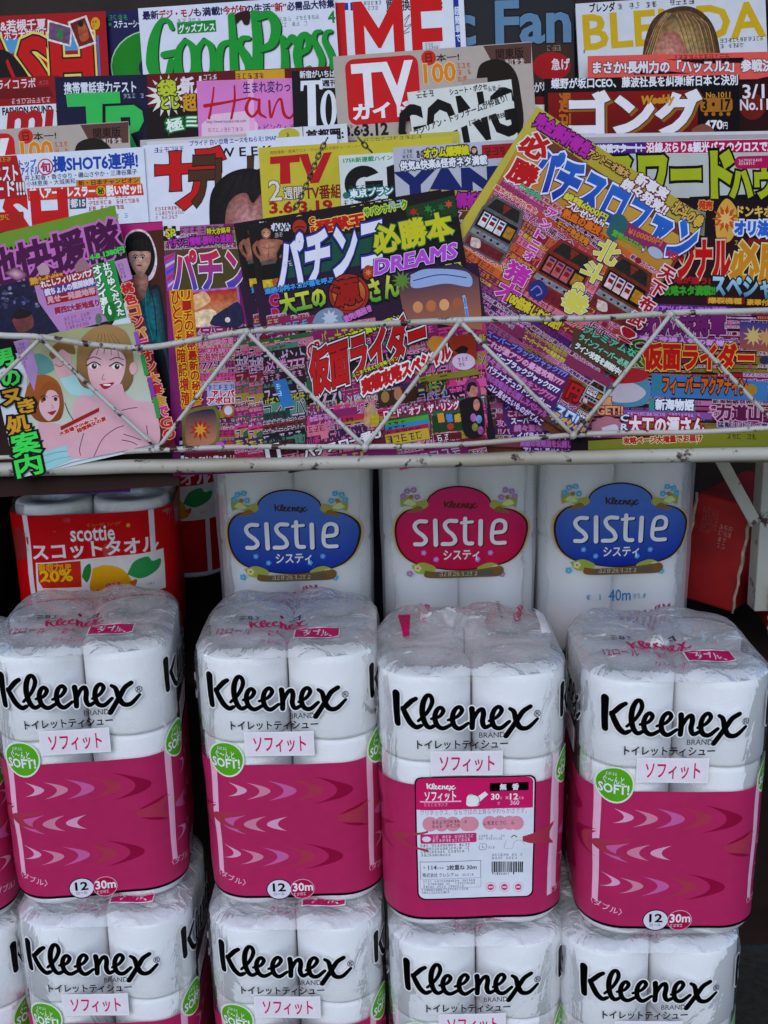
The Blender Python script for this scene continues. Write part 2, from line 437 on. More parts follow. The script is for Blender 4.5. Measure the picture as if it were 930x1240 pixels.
def topz(x, y):
    t = (abs(x/HA)**5+abs(y/HA)**5)**.2
    edge = max(0, (t-.86)/.14)
    z = HH+.0085-.0105*edge**2
    b = max(0, y/HA); z += .011*b*b*max(0, 1-edge*.6)*(1+.3*math.sin(x*60))
    z -= .006*math.exp(-(x/.010)**2)*(1-edge)+.004*math.exp(-(y/.012)**2)*(1-edge)
    z += .0035*noise.noise(Vector((x*26, y*26, 1.7)))*(1-.5*edge)+.0022*abs(noise.noise(Vector((x*70+y*40, y*55, 4))))
    return z

def kleenex(c, ox, oy, sc, col, halo, rot=0, flip=False, k=1.0, sq=1.0):
    """the brush-script maker's name; ox, oy photo px of the word's top-left, sc px per drawing unit"""
    def T(p):
        x, y = (p[0]-60)*sc, (p[1]-65)*sc*sq
        if flip: x, y = 790*sc-x, 260*sc*sq-y
        cc, ss = math.cos(rot), math.sin(rot); return (ox+x*cc-y*ss, oy+x*ss+y*cc)
    W = sc*k
    st = [([(84, 84), (88, 130), (92, 190), (98, 254)], [40, 36, 34, 32]),
          ([(188, 98), (166, 114), (142, 142), (122, 168)], [26, 30, 30, 26]),
          ([(124, 160), (142, 200), (166, 240), (196, 262), (222, 252)], [28, 32, 32, 28, 22]),
          ([(206, 225), (250, 178), (276, 120), (268, 82), (246, 80), (228, 122), (226, 180), (242, 236), (268, 262), (302, 246)], [18, 22, 26, 24, 28, 32, 32, 30, 28, 22]),
          ([(276, 212), (318, 198), (338, 166), (322, 146), (302, 164), (294, 205), (308, 248), (340, 266), (384, 244)], [18, 22, 26, 24, 28, 30, 30, 28, 22]),
          ([(366, 218), (414, 198), (438, 164), (422, 142), (398, 162), (388, 206), (400, 250), (430, 266), (474, 236)], [18, 22, 26, 24, 28, 30, 30, 28, 20]),
          ([(490, 152), (496, 200), (496, 262)], [32, 32, 30]),
          ([(502, 214), (524, 168), (546, 156), (554, 184), (550, 228), (566, 258), (604, 240)], [20, 24, 28, 30, 30, 28, 20]),
          ([(586, 222), (628, 198), (650, 162), (634, 140), (610, 160), (600, 206), (614, 252), (650, 262), (694, 226)], [18, 22, 26, 24, 28, 30, 30, 28, 22]),
          ([(680, 308), (706, 268), (740, 212), (766, 168), (802, 142)], [32, 30, 30, 30, 28]),
          ([(694, 152), (716, 170), (732, 224), (756, 262), (796, 262), (844, 216)], [22, 28, 32, 32, 28, 20])]
    if halo:
        for P, Wd in st: c.stroke([T(p) for p in P], [(x+14)*W for x in Wd], halo, 5)
    for P, Wd in st: c.stroke([T(p) for p in P], [x*W for x in Wd], col, 6)
def crescent(c, x0, y0, y1, out, inn, col, dx=0):
    o = []
    for k in range(11):
        t = k/10; o.append(((1-t)**2*x0+2*t*(1-t)*(2*out-x0)+t*t*(x0+dx), (1-t)**2*y0+2*t*(1-t)*(y0+y1)/2+t*t*y1))
    for k in range(1, 10):
        t = 1-k/10; o.append(((1-t)**2*x0+2*t*(1-t)*(2*inn-x0)+t*t*(x0+dx), (1-t)**2*y0+2*t*(1-t)*(y0+y1)/2+t*t*y1))
    c.poly([(240+x/4.04, 920+y/4.04) for x, y in o], col)

PINK, DPINK, RED2 = 'b83c6e', 'b01850', 'a01848'
def pack_canvas(cx, yf, z0):
    def px(x, y):
        p = at(x, y, yf); return (xu(p.x-cx), p.z-z0)
    return Canvas(px, lambda u, z, h: hull(u, z, h), lay=9e-5, cutx=.005, cuty=.019, h0=.0007)
C2 = at(352, 940, 0).x; Z2 = at(352, 1096, 0).z             # the reference pack: second column
def band(c, zt, zb):
    c.part('printed_band'); c.poly([(-PER/2, zb), (PER/2, zb), (PER/2, zt), (-PER/2, zt)], PINK, raw=True)
    c.poly([(-PER/2, zb), (PER/2, zb), (PER/2, zb+.0035), (-PER/2, zb+.0035)], '20081c', raw=True)
def brand(c, k=0):
    c.part('brand_lettering#%d' % k)
    kleenex(c, 254, 815, .97/4.65, '0b0a0e', 'e8e8ee')
    c.text('®', 413, 836, 421, 844, '2a2a30', bold=.1)
    c.text('BRAND', 353, 861.5, 382, 867, '55505a', bold=.05)
    c.text('トイレットティシュー', 284, 872, 386, 880, '15131a', bold=.25)
    c.part('name_label#%d' % k); c.rect(299, 885, 382, 913, 'ece4ec'); c.rect(301, 887, 380, 911, 'e4dbe6')
    c.text('ソフィット', 310, 891, 372, 908, 'cc2470', bold=.35)
def badge(c, k=0):
    c.part('round_badge#%d' % k); c.ell(278, 919, 21.5, 22, 'd9e4cf'); c.ell(278, 919, 19.5, 20, '6cae34')
    c.fine(267, 904, 286, 908, 1, 'e6efe0'); c.text('ぐ〜んと', 265, 909, 288, 918, 'eef4e8', bold=.1)
    c.text('SOFT!', 261, 919, 294, 929, 'f4f8f0', bold=.45)
def waves(c, k=0):
    c.part('printed_band'); A, B, C_, O, D = 'd8a8c0', 'd090a6', 'c870a4', 'b24a60', '9c2050'
    for x, y0, y1, o, i, col in ((450, 88, 203, 615, 545, O), (570, 77, 212, 755, 680, D), (350, 97, 195, 487, 425, C_), (248, 105, 188, 362, 310, B), (158, 108, 178, 250, 205, A),
                                 (440, 275, 345, 342, 395, A), (340, 270, 348, 232, 290, B), (245, 263, 358, 120, 185, C_), (840, 212, 348, 685, 760, D), (100, 236, 352, 20, 70, O), (930, 225, 330, 820, 868, O),
                                 (420, 420, 527, 578, 510, O), (522, 408, 535, 710, 640, D), (315, 423, 517, 447, 392, C_), (213, 432, 508, 325, 275, B), (130, 423, 492, 217, 180, A)):
        crescent(c, x, y0, y1, o, i, col)
    c.poly([(256, 917), (264, 917), (272, 1062), (266, 1060)], 'e9b8cc')
    c.line('〈ダブル〉', (265, 1066), (298, 1072), 8, 'e6b4c8', bold=.1)
    c.part('count_badges#%d' % k); c.ell(338.5, 1076, 15.5, 12.5, '30283a'); c.ell(338.5, 1076, 14.2, 11.3, 'd6d2dc')
    c.text('12', 331, 1069, 346, 1078, '17141c', bold=.5); c.text('ロール', 332, 1080, 345, 1083, '3a3440', bold=.05)
    c.ell(366.5, 1076, 14.5, 12, 'd8a8bc'); c.ell(366.5, 1076, 13.6, 11.2, 'b02658')
    c.text('30m', 355, 1069, 379, 1078, 'f0dde6', bold=.4); c.fine(356, 1080, 377, 1084, 1, 'e6c6d4')
def infolabel(c):
    f = lambda x, y: (490+x/5.47, 930+y/5.47)
    def rc(x0, y0, x1, y1, *a, **k): c.rect(*f(x0, y0), *f(x1, y1), *a, **k)
    def tx(s, x0, y0, x1, y1, *a, **k): c.text(s, *f(x0, y0), *f(x1, y1), *a, **k)
    def fn(x0, y0, x1, y1, *a, **k): c.fine(*f(x0, y0), *f(x1, y1), *a, **k)
    c.part('info_label')
    rc(70, 55, 828, 855, '3a1028', r=.009); rc(80, 64, 818, 846, 'd9dbe6', r=.008); rc(80, 64, 818, 256, 'cc2e74', r=.008); rc(80, 160, 818, 256, 'cc2e74')
    kleenex(c, *f(145, 95), .235/5.47, 'f0e4ee', None, k=1.15, sq=.75)
    tx('ソフィット', 135, 150, 332, 208, 'f2e6ee', bold=.3); rc(105, 212, 365, 215, 'e8bcd2'); fn(130, 222, 340, 244, 1, 'e09cbc')
    c.blob([f(400, 185), f(420, 165), f(465, 175), f(478, 210), f(470, 240), f(402, 240)], 'e8e2ec'); c.poly([f(455, 190), f(515, 145), f(535, 165), f(475, 220)], 'e8e2ec')
    c.stroke([f(415, 168), f(460, 172), f(482, 200), (f(470, 235))], .6, '2a1830')
    rc(545, 90, 790, 140, '140c12'); tx('無', 610, 95, 650, 136, 'e6e4ea', bold=.3); tx('香', 688, 95, 728, 136, 'e6e4ea', bold=.3)
    tx('30', 555, 162, 606, 200, 'f0e4ee', bold=.3); fn(612, 180, 636, 200, 1, 'e9b9cf'); tx('×', 646, 180, 664, 198, 'e9b9cf'); tx('12', 674, 162, 724, 200, 'f0e4ee', bold=.3)
    fn(730, 180, 785, 200, 1, 'e9b9cf'); fn(555, 215, 670, 236, 1, 'e9b9cf'); tx('360', 676, 208, 732, 236, 'eec2d6'); 
    tx('クリネックス、ならではの上質なやわらかさです。', 105, 268, 780, 292, 'a994b0', bold=0)
    for cx in (168, 240, 312, 400, 426): c.ell(*f(cx, 362), 9, 9, 'd79aa8')
    for cx in (545, 610, 670, 715): c.ell(*f(cx, 356), 8.5, 8.5, 'd79aa8')
    fn(180, 335, 420, 385, 2, '8a4a60'); fn(505, 342, 750, 368, 1, '8a4a60')
    rc(105, 430, 462, 486, 'c64280', r=.002); fn(182, 436, 448, 480, 2, 'e8cfe0'); c.ell(*f(144, 462), 5, 3.4, 'e8d4e2')
    fn(105, 496, 420, 575, 4, '4a4858'); fn(475, 436, 650, 470, 2, '8a8898')
    c.stroke([f(480, 500), f(522, 500), f(522, 536), f(480, 536), f(480, 512)], .5, '3a3848', n=2); c.stroke([f(500, 510), f(500, 522), f(512, 526)], .5, '3a3848')
    fn(535, 514, 590, 532, 1, '8a8898'); c.stroke([f(650, 475), f(640, 525), f(690, 525), f(700, 490), f(735, 470), f(770, 500)], .4, '9a98a8'); c.stroke([f(684, 452), f(700, 438), f(718, 450)], 1, '2a2838')
    fn(560, 562, 760, 602, 2, '77768a')
    rc(100, 615, 490, 725, '55546a'); rc(103, 618, 487, 722, 'd9dbe6'); tx('114', 152, 640, 205, 666, '3a3848', bold=.15); tx('2枚重ね', 270, 636, 385, 668, '3a3848', bold=.15); tx('30m', 398, 640, 462, 666, '3a3848', bold=.15)
    fn(122, 645, 148, 662, 1, '55546a'); fn(210, 648, 260, 664, 1, '77768a'); tx('株式会社 クレシア', 115, 690, 315, 714, '4a4858', bold=.05); fn(320, 694, 470, 710, 1, '77768a')
    rc(100, 730, 490, 785, '9a98aa'); rc(102, 732, 488, 783, 'd9dbe6'); fn(118, 736, 460, 782, 3, '6a687a'); fn(108, 792, 410, 822, 2, '77768a')
    x = 558; rn = random.Random(3)
    while x < 756:
        ww = rn.choice((3, 3, 5, 7, 9)); rc(x, 618, x+ww, 690 if rn.random() < .85 else 704, '1c1a26'); x += ww+rn.choice((3, 4, 6))
    fn(575, 692, 750, 706, 1, '33313e')
    for x in (552, 641, 730): c.ell(*f(x, 787), 6, 6, 'e6a6c0'); c.ell(*f(x, 787), 5.3, 5.3, 'd9dbe6'); c.ell(*f(x, 787), 3.8, 3.8, 'cc4880'); c.rect(*f(x-14, 782), *f(x+14, 792), 'e6c6d6')

def roll_mesh(r=.0553, h=.1150, core=.019):
    b = MB(); prof = [(core, .006), (core, h-.006), (core+.002, h-.001), (r-.006, h), (r-.002, h-.0015), (r, h-.006), (r, .006), (r-.002, .0015), (r-.006, 0), (core, .0)]
    n = 40
    b.grid([[(p*math.cos(2*math.pi*j/n), p*math.sin(2*math.pi*j/n), z) for j in range(n)] for p, z in prof], closed=True)
    b.smooth = [True]*len(b.f); return b.mesh('toilet_roll')
ME_ROLL = roll_mesh(); ME_ROLL2 = roll_mesh(.0553, .173)
def film_mesh(tuft=None):
    b = MB(); nu = 160; zs = [.0, .004, .012, .03]+[.03+k*.019 for k in range(1, 16)]+[HH-.016, HH-.008, HH-.002]
    rows = [[hull((j/nu-.5)*PER, z, .0004) for j in range(nu)] for z in zs]
    return b.grid(rows[::-1], closed=True)
def top_mesh():
    b = MB(); nu = 160; ring = [hull((j/nu-.5)*PER, HH-.002, .0006) for j in range(nu)]; rows = []
    for k in range(31):
        s = 1-k/30; rows.append([Vector((p.x*s, p.y*s, topz(p.x*s, p.y*s) if k else HH-.002)) for p in ring])
    return b.grid(rows[::-1], closed=True)
def top_canvas(yf, cx, z0):
    P0, NN = Vector((cx, yf+HA, z0+HH+.006)), Vector((0, 0, 1))
    def px(x, y):
        p = on_plane(x, y, P0, NN); return (p.x-cx, p.y-yf-HA)
    return Canvas(px, lambda x, y, h: Vector((x, y, topz(x, y)+h)), lay=9e-5, cutx=.006, cuty=.006, h0=.0032)
def top_print_front(c):
    c.part('top_print'); f = lambda x, y: (220+x/3.72, 700+y/3.72)
    c.part('top_lettering'); kleenex(c, *f(313, 203), .335/3.72, 'cc2a74', None, k=1.2, sq=.5)
    c.part('top_label'); c.rect(*f(520, 247), *f(719, 287), 'e6dfe8'); c.rect(*f(525, 250), *f(715, 284), 'cc2a74'); c.text('ダブル', *f(562, 254), *f(670, 279), 'ecdce6', bold=.3); c.part('top_print#1')
    c.part('roll_count_print'); c.text('12ロール', *f(178, 250), *f(325, 272), 'b23a70', bold=.1); c.part('top_print#1'); c.fine(*f(405, 250), *f(470, 276), 2, 'cc5a90'); c.text('クレシア', *f(365, 288), *f(495, 310), 'cc5a90', bold=.05)
    c.part('top_print#4'); c.fine(*f(275, 180), *f(430, 192), 1, '5a5060'); c.part('top_print#5'); c.fine(*f(495, 172), *f(630, 198), 1, '4a4050')
    c.part('top_print#6'); c.ell(*f(461, 181), 2.2, 1.2, 'b01850')
    c.part('top_print#2'); kleenex(c, *f(390, 42), .295/3.72, 'd25090', None, k=1.1, flip=True, sq=.55)
    c.part('top_label#2'); c.rect(*f(318, 36), *f(437, 58), 'cc2a74'); c.fine(*f(340, 40), *f(420, 54), 1, 'ecdce6'); c.rect(*f(440, 18), *f(560, 52), 'e6dfe8'); c.fine(*f(480, 22), *f(540, 36), 2, 'd25090')
def top_print_side(c):
    c.part('top_print#1'); f = lambda x, y: (455+x/3.8, 690+y/3.8)
    c.rect(*f(690, 115), *f(765, 180), 'cc2a74'); c.fine(*f(705, 130), *f(750, 165), 2, 'ecdce6'); c.rect(*f(707, 190), *f(790, 295), 'e6dfe8'); c.fine(*f(720, 195), *f(775, 290), 6, 'cc5a90')
    c.part('top_lettering'); kleenex(c, *f(615, 262), .165/3.8, 'cc2a74', None, rot=R(-78), k=1.2); c.part('top_lettering#2'); kleenex(c, *f(200, 262), .16/3.8, 'd25090', None, rot=R(-80), k=1.1)
    c.part('top_print#2'); c.fine(*f(545, 140), *f(570, 275), 16, '4a4050'); c.part('top_print#9'); c.fine(*f(310, 160), *f(328, 275), 18, '6a5a6a')
    c.part('top_print#3'); c.poly([f(105, 240), f(160, 240), f(155, 308), f(128, 312)], 'cc2a74'); c.part('top_print#7'); c.rect(*f(100, 95), *f(150, 190), 'e6dfe8'); c.fine(*f(103, 98), *f(147, 235), 6, 'cc4a86'); c.part('top_print#8'); c.fine(*f(45, 190), *f(90, 225), 2, 'd58cb0')

def make_pack(kind, label):
    root = empty('toilet_roll_pack', Matrix.Identity(4))
    tag(root, label, 'toilet paper', 'packs of toilet rolls stacked under the magazine stand')
    for lv in range(3):
        for sx in (-1, 1):
            for sy in (-1, 1):
                if lv == 1 and sy == 1: continue
                o = link('toilet_roll', ME_ROLL, M_TISSUE, root)
                o.location = (sx*(.0560+.0009*lv), sy*(.0560+.0009*lv), .0005+lv*.1163); o.scale = (1+.016*lv, 1+.016*lv, 1); o.rotation_euler = (0, 0, random.random()*6)
    film_mesh().build('film_wrap', M_FILM, root); top_mesh().build('film_top', M_FILMTOP, root)
    c = pack_canvas(C2, 0, Z2); zt = at(352, 924, 0).z-Z2; zb = at(352, 1086, 0).z-Z2
    band(c, zt, zb)
    if kind == 'front':
        for k in (0, 1, -1):                                   # the same face is printed on the pack's sides
            du = k*Q; c.px0 = getattr(c, 'px0', c.px); p0 = c.px0
            c.px = lambda x, y, p0=p0, du=du: (p0(x, y)[0]+du, p0(x, y)[1])
            waves(c, k); brand(c, k); badge(c, k)
    else:
        c3 = pack_canvas(C3, Y3, Z3); p0 = c.px; c.px = c3.px; infolabel(c); c.part('printed_band')
        c.poly([c.uv((664, 918)), c.uv((672, 918)), c.uv((664, 1090)), c.uv((658, 1090))], 'dcc8d8', raw=True)
        c.px = p0; brand(c)
        for k in (1, -1):
            c.px = lambda x, y, k=k: (p0(x, y)[0]+k*Q, p0(x, y)[1]); waves(c, k); brand(c, k); badge(c, k)
    c.finish(M_FILMPRINT, root)
    if kind == 'front': t = top_canvas(0, C2, Z2); top_print_front(t)
    else: t = top_canvas(Y3, C3, Z3); top_print_side(t)
    t.finish(M_FILMPRINT, root)
    return root
Y3, Y4 = -.030, -.058
C3 = at(573, 955, Y3).x; Z3 = at(573, 1122, Y3).z; C4 = at(824, 960, Y4).x; Z4 = at(824, 1134, Y4).z
C1 = at(104, 935, 0).x; Z1 = at(104, 1093, 0).z
front = make_pack('front', 'tissue pack with pink waves under the blue oval pack, second stack from the left')
back = make_pack('back', 'tissue pack turned to its barcode label side, with a loose film tuft on top')
def place(o, cx, yf, z, rz=0, label=None):
    k = 1+random.uniform(-.008, .008)
    o.matrix_world = Matrix.Translation((cx, yf+HA, z)) @ Matrix.Rotation(R(rz), 4, 'Z') @ Matrix.Rotation(R(random.uniform(-.5, .5)), 4, 'Y') @ Matrix.Diagonal((k, 1, 1, 1))
    if label: o['label'] = label
    return o
place(front, C2, 0, Z2); place(back, C3+.003, Y3, Z3); back.scale.x *= 1.02
place(copy_tree(front), C1-.009, -.002, Z1, 6, 'pink wave tissue pack in front of the red paper towel pack')
p4 = place(copy_tree(front), C4, Y4, Z4, -1.5, 'pink wave tissue pack with a twisted film knot on top, at the right')
DZ = HH+.014; YL = -.028
place(copy_tree(front), at(120, 1180, YL).x, YL, Z1-DZ, 1.2, 'lower tissue pack under the pink pack of the leftmost full stack')
place(copy_tree(front), at(358, 1180, YL).x, YL, Z2-DZ, -.8, 'lower tissue pack under the second stack, between barcode stack and left stack')
place(copy_tree(front), at(582, 1180, Y3+YL).x, Y3+YL*.6, Z3-DZ, .9, 'lower tissue pack directly below the pack showing the barcode')
place(copy_tree(front), at(805, 1180, Y4+YL).x, Y4+YL*.3, Z4-DZ, -1, 'lower tissue pack at bottom right, below the pack with the film knot')
xl = C1-2*HA-.012
place(copy_tree(front), xl, .0, Z1-.035, 0, 'upper tissue pack cut off by the left edge of the photo')
place(copy_tree(front), xl+.006, .0, Z1-.035-DZ, 0, 'lower tissue pack cut off by the left edge of the photo')
# loose film: a folded tuft on the barcode pack, a twisted knot on the right-hand pack
def tuft():
    b = MB(); rows = []
    for i in range(15):
        v = i/14; r = []
        for j in range(33):
            u = j/32; x = -.062+.085*u+.004*math.sin(v*5)
            y = .045+.012*math.sin(u*9+v*3)+.004*noise.noise(Vector((u*7, v*7, 2)))-.030*v
            z = HH+.001+.040*math.sin(v*math.pi*.62)*(1-.25*u)+.006*noise.noise(Vector((u*9, v*6, 5)))
            r.append((x, y, z))
        rows.append(r)
    return b.grid(rows)
tuft().build('film_tuft', M_FILMTOP, back)
def knot():
    b = MB(); rows = []; n = 28
    for i in range(13):
        a = math.pi*i/12
        r = []
        for j in range(n):
            q = 2*math.pi*j/n; k = 1+.22*noise.noise(Vector((math.cos(q)*2.2, math.sin(q)*2.2, a*2)))+.08*math.sin(q*7+a*3)
            r.append((-.012+.015*k*math.sin(a)*math.cos(q), -.012+.015*k*math.sin(a)*math.sin(q), HH+.009+.009*k*math.cos(a)))
        rows.append(r)
    return b.grid(rows, closed=True)
knot().build('film_knot', film('knotted_film', .62, 90, .006), p4)

# ---------------------------------------------------------------- the packs behind: two-roll-wide packs with oval badges
YB = .262
def flower(c, x, y, r, col, mid='d8c870'):
    for k in range(5): c.ell(x+r*.62*math.cos(k*1.257), y+r*.62*math.sin(k*1.257), r*.5, r*.5, col, n=10)
    c.ell(x, y, r*.3, r*.3, mid, n=8)
def oval_pack(cx, z0, h, blue, label):
    root = empty('toilet_roll_pack', Matrix.Translation((cx, YB+HA, z0)))
    tag(root, label, 'toilet paper', 'oval badge tissue packs at the back under the shelf')
    for lv in range(2):
        for sx in (-1, 1):
            for sy in (-1, 1):
                if sy == 1 and lv < 1: continue
                o = link('toilet_roll', ME_ROLL2, M_TISSUE, root); o.location = (sx*(.0560+.0009*lv), sy*(.0560+.0009*lv), .0005+lv*.1745)
    film_mesh().build('film_wrap', M_FILMB, root); top_mesh().build('film_top', M_FILMTOP, root)
    c = pack_canvas(cx, YB, z0)
    rx, ry = at(354, 640, YB).x, at(354, 640, YB).z; dx = cx-rx          # drawn where the blue pack on the left stands
    p0 = c.px
    def px(x, y):
        p = at(x, y, YB); return (xu(p.x-rx), p.z-z0+(h))
    c.px = px
    f = lambda x, y: (255+x/4.65, 560+y/4.65)
    g1, g2, line_, tint = (('6a8ccc', '1a3ea0', '4a3424', '5ab4d8') if blue else ('d0407a', 'c41c54', '5a2c24', 'b08ac0'))
    c.part('oval_badge')
    body = [(268, 268), (285, 215), (345, 172), (440, 155), (535, 172), (600, 215), (632, 262), (740, 290), (808, 345), (826, 410), (805, 490), (760, 545), (690, 582), (570, 608), (440, 618), (310, 602), (200, 572), (135, 515), (108, 430), (120, 350), (170, 292)]
    c.blob([f(440+(x-440)*1.075, 390+(y-390)*1.03) for x, y in body], 'cbb48c'); c.blob([f(440+(x-440)*1.035, 390+(y-390)*1.035) for x, y in body], line_)
    c.blob([f(*p) for p in body], 'x', grad=(g1, g2))
    for x, s in ((200, 1), (690, -1)):
        c.blob([f(x-70*s, 275), f(x-75*s, 225), f(x-40*s, 215), f(x+5*s, 240), f(x+60*s, 230), f(x+75*s, 262), f(x+30*s, 285), f(x-30*s, 262)], 'b0b060')
        c.blob([f(x-60*s, 250), f(x-30*s, 225), f(x+10*s, 250), f(x-20*s, 262)], 'cfd6a0'); c.blob([f(x-40*s, 300), f(x+20*s, 262), f(x+50*s, 285), f(x-10*s, 300)], '9a7a50')
        for a, b_ in ((-5, 172), (-60, 210), (15, 212), (-40, 180)): flower(c, *f(x+a*s, b_), 3.4, tint)
        c.ell(*f(x-18*s, 212), 2.6, 2.6, 'b08850')
        for a, b_ in ((60, 525), (130, 562)): flower(c, *f(x+a*s, b_), 3.0, '6aa4e0' if blue else 'c890d0', 'b0d0f0')
        c.stroke([f(x+115*s, 590), f(x+95*s, 550), f(x+105*s, 525)], .6, '3a6a9a' if blue else '8a3a5a')
        c.blob([f(x-5*s, 600), f(x+60*s, 580), f(x+130*s, 610), f(x+100*s, 640), f(x+30*s, 640)], 'a8b05a'); flower(c, *f(x-10*s, 645), 3.6, tint); flower(c, *f(x+30*s, 612), 4, 'd8cfa0', 'a87a40')
    c.blob([f(270, 625), f(350, 632), f(560, 618), f(692, 600), f(690, 650), f(560, 662), f(350, 668), f(272, 660)], '8a6c48'); c.blob([f(330, 640), f(560, 628), f(640, 620), f(640, 645), f(560, 655), f(340, 662)], '6e6a62')
    c.fine(*f(350, 630), *f(640, 655), 1, 'c8b48a')
    c.part('maker_lettering')
    kleenex(c, *f(360, 232), .235/4.65, '5a4430', None, k=1.1, sq=.8)
    c.part('brand_lettering')
    for P, W in (([(268, 350), (228, 350), (206, 372), (218, 402), (256, 432), (270, 456), (252, 476), (212, 478)], 23), ([(318, 345), (326, 480)], 25), ([(434, 347), (392, 347), (372, 368), (386, 398), (418, 425), (432, 455), (414, 474), (364, 476)], 23),
                 ([(482, 332), (486, 446), (498, 470), (526, 472)], 23), ([(462, 356), (522, 350)], 17), ([(568, 346), (572, 476)], 25), ([(645, 412), (698, 402), (702, 358), (672, 342), (640, 362), (634, 440), (654, 468), (706, 468)], 22)):
        c.stroke([f(x+7, y+5) for x, y in P], W/4.65, '14286a' if blue else '7a1038', n=5)
    for P, W in (([(268, 350), (228, 350), (206, 372), (218, 402), (256, 432), (270, 456), (252, 476), (212, 478)], 23), ([(318, 345), (326, 480)], 25), ([(434, 347), (392, 347), (372, 368), (386, 398), (418, 425), (432, 455), (414, 474), (364, 476)], 23),
                 ([(482, 332), (486, 446), (498, 470), (526, 472)], 23), ([(462, 356), (522, 350)], 17), ([(568, 346), (572, 476)], 25), ([(645, 412), (698, 402), (702, 358), (672, 342), (640, 362), (634, 440), (654, 468), (706, 468)], 22)):
        c.stroke([f(*p) for p in P], W/4.65, 'e2e0e6', n=5)
    c.part('name_lettering'); c.text('システィ', *f(370, 512), *f(568, 562), 'dddfe8', bold=.35)
    if blue:
        c.part('length_lettering'); c.text('40m', 345, 722, 372, 735, '3a86b0', bold=.3); c.fine(318, 727, 343, 735, 1, '5a9abc'); c.fine(374, 726, 398, 733, 1, '5a9abc')
    c.finish(M_FILMPRINT, root)
ZO = .905
dzo = 0
oval_pack(at(354, 640, YB).x, ZO, 0.0, True, 'pack with a blue oval badge beside the pink oval pack, left of it')
oval_pack(at(558, 640, YB).x, ZO, 0.0, False, 'pack with a pink oval badge standing between two blue oval packs')
oval_pack(at(752, 640, YB).x, ZO, 0.0, True, 'pack with a blue oval badge at the right beside the red carton')
# ---------------------------------------------------------------- red paper towel pack
def towel_pack():
    cx = at(107, 650, YB).x; hh = at(116, 602, YB).z; z0 = hh-.245
    root = empty('paper_towel_pack', Matrix.Translation((cx, YB+HA, z0)))
    tag(root, 'red and white paper towel pack with a lemon picture at the front left', 'paper towels', 'paper towel packs')
    me = roll_mesh(.0555, .24, .021)
    for sx in (-1, 1):
        for sy in (-1, 1):
            o = link('paper_roll', me, M_TISSUE, root); o.location = (sx*.0567, sy*.0567, .001)
    def zmap(z): return z*HH/.243
    b = MB(); nu = 120; b.grid([[hull((j/nu-.5)*PER, zz, .0006)*1 for j in range(nu)] for zz in [HH-.002]+[HH*(1-k/12) for k in range(1, 13)]], closed=True)
    for v in b.v: v.z *= .243/HH
    b.build('film_wrap', M_FILM, root)
    def px(x, y):
        p = at(x, y, YB); return (xu(p.x-cx), p.z-z0)
    def mp(u, z, h):
        q = hull(u, min(HH-.03, z), h); return q
    c = Canvas(px, mp, lay=9e-5, cutx=.005, cuty=.02, h0=.0024)
    f = lambda x, y: (x/3.577, 540+y/3.577)
    zt = px(116, 616)[1]; zb = .012
    c.part('printed_band'); c.poly([(-PER/2, zb), (PER/2, zb), (PER/2, zt), (-PER/2, zt)], 'c41420', raw=True)
    for k in (-1, 1): c.poly([(k*(HW+.03)-.004, zb), (k*(HW+.03)+.004, zb), (k*(HW+.03)+.004, zt), (k*(HW+.03)-.004, zt)], 'd6ccd0', raw=True)
    c.part('brand_lettering')
    c.line('超吸収パンチング', f(255, 338), f(515, 325), 4.5, 'b8763a', bold=.1); c.ell(*f(237, 342), 2, 2, 'd09a50'); c.ell(*f(543, 327), 2.4, 2.4, 'd09a50')
    c.text('scottie', *f(300, 330), *f(488, 388), 'e8d8dc', bold=.5); c.line('スコットタオル', f(152, 470), f(665, 446), 19, 'e6d4d8', bold=.8)
    c.part('lemon_picture')
    c.poly([f(160, 482), f(682, 446), f(695, 620), f(168, 640)], 'd9d2d0')
    c.poly([f(168, 486), f(345, 476), f(350, 590), f(190, 590), (f(172, 560))], 'c83a28'); c.text('吸収力UP', *f(172, 486), *f(306, 516), 'e0a820', bold=.5); c.text('20%', *f(178, 516), *f(312, 560), 'e8b820', bold=.9)
    c.blob([f(395, 510), f(450, 498), f(515, 515), f(555, 560), f(560, 610), f(395, 620)], 'd8a21c', grad=('e0b02c', 'c88a1c'))
    c.blob([f(540, 540), f(570, 485), f(620, 468), f(640, 490), f(672, 488), f(662, 530), f(600, 560)], '3f9a5c'); c.blob([f(350, 545), f(362, 505), f(385, 490), f(388, 530), f(372, 570)], '3a8a4c')
    c.blob([f(548, 575), f(580, 562), f(575, 590)], 'c86a28'); c.fine(*f(620, 582), *f(672, 592), 1, '7a6a60')
    c.finish(M_FILMPRINT, root); return root
tp = towel_pack(); tp.matrix_world = Matrix.Translation(tp.location+Vector((-.010, 0, -.006))) @ Matrix.Rotation(R(6), 4, 'Z')
bpy.context.view_layer.update()
tp2 = copy_tree(tp); tp2.location = tp.location+Vector((.042, .25, .045)); tp2['label'] = 'red paper towel pack half hidden behind the lemon one, deeper in the shelf'
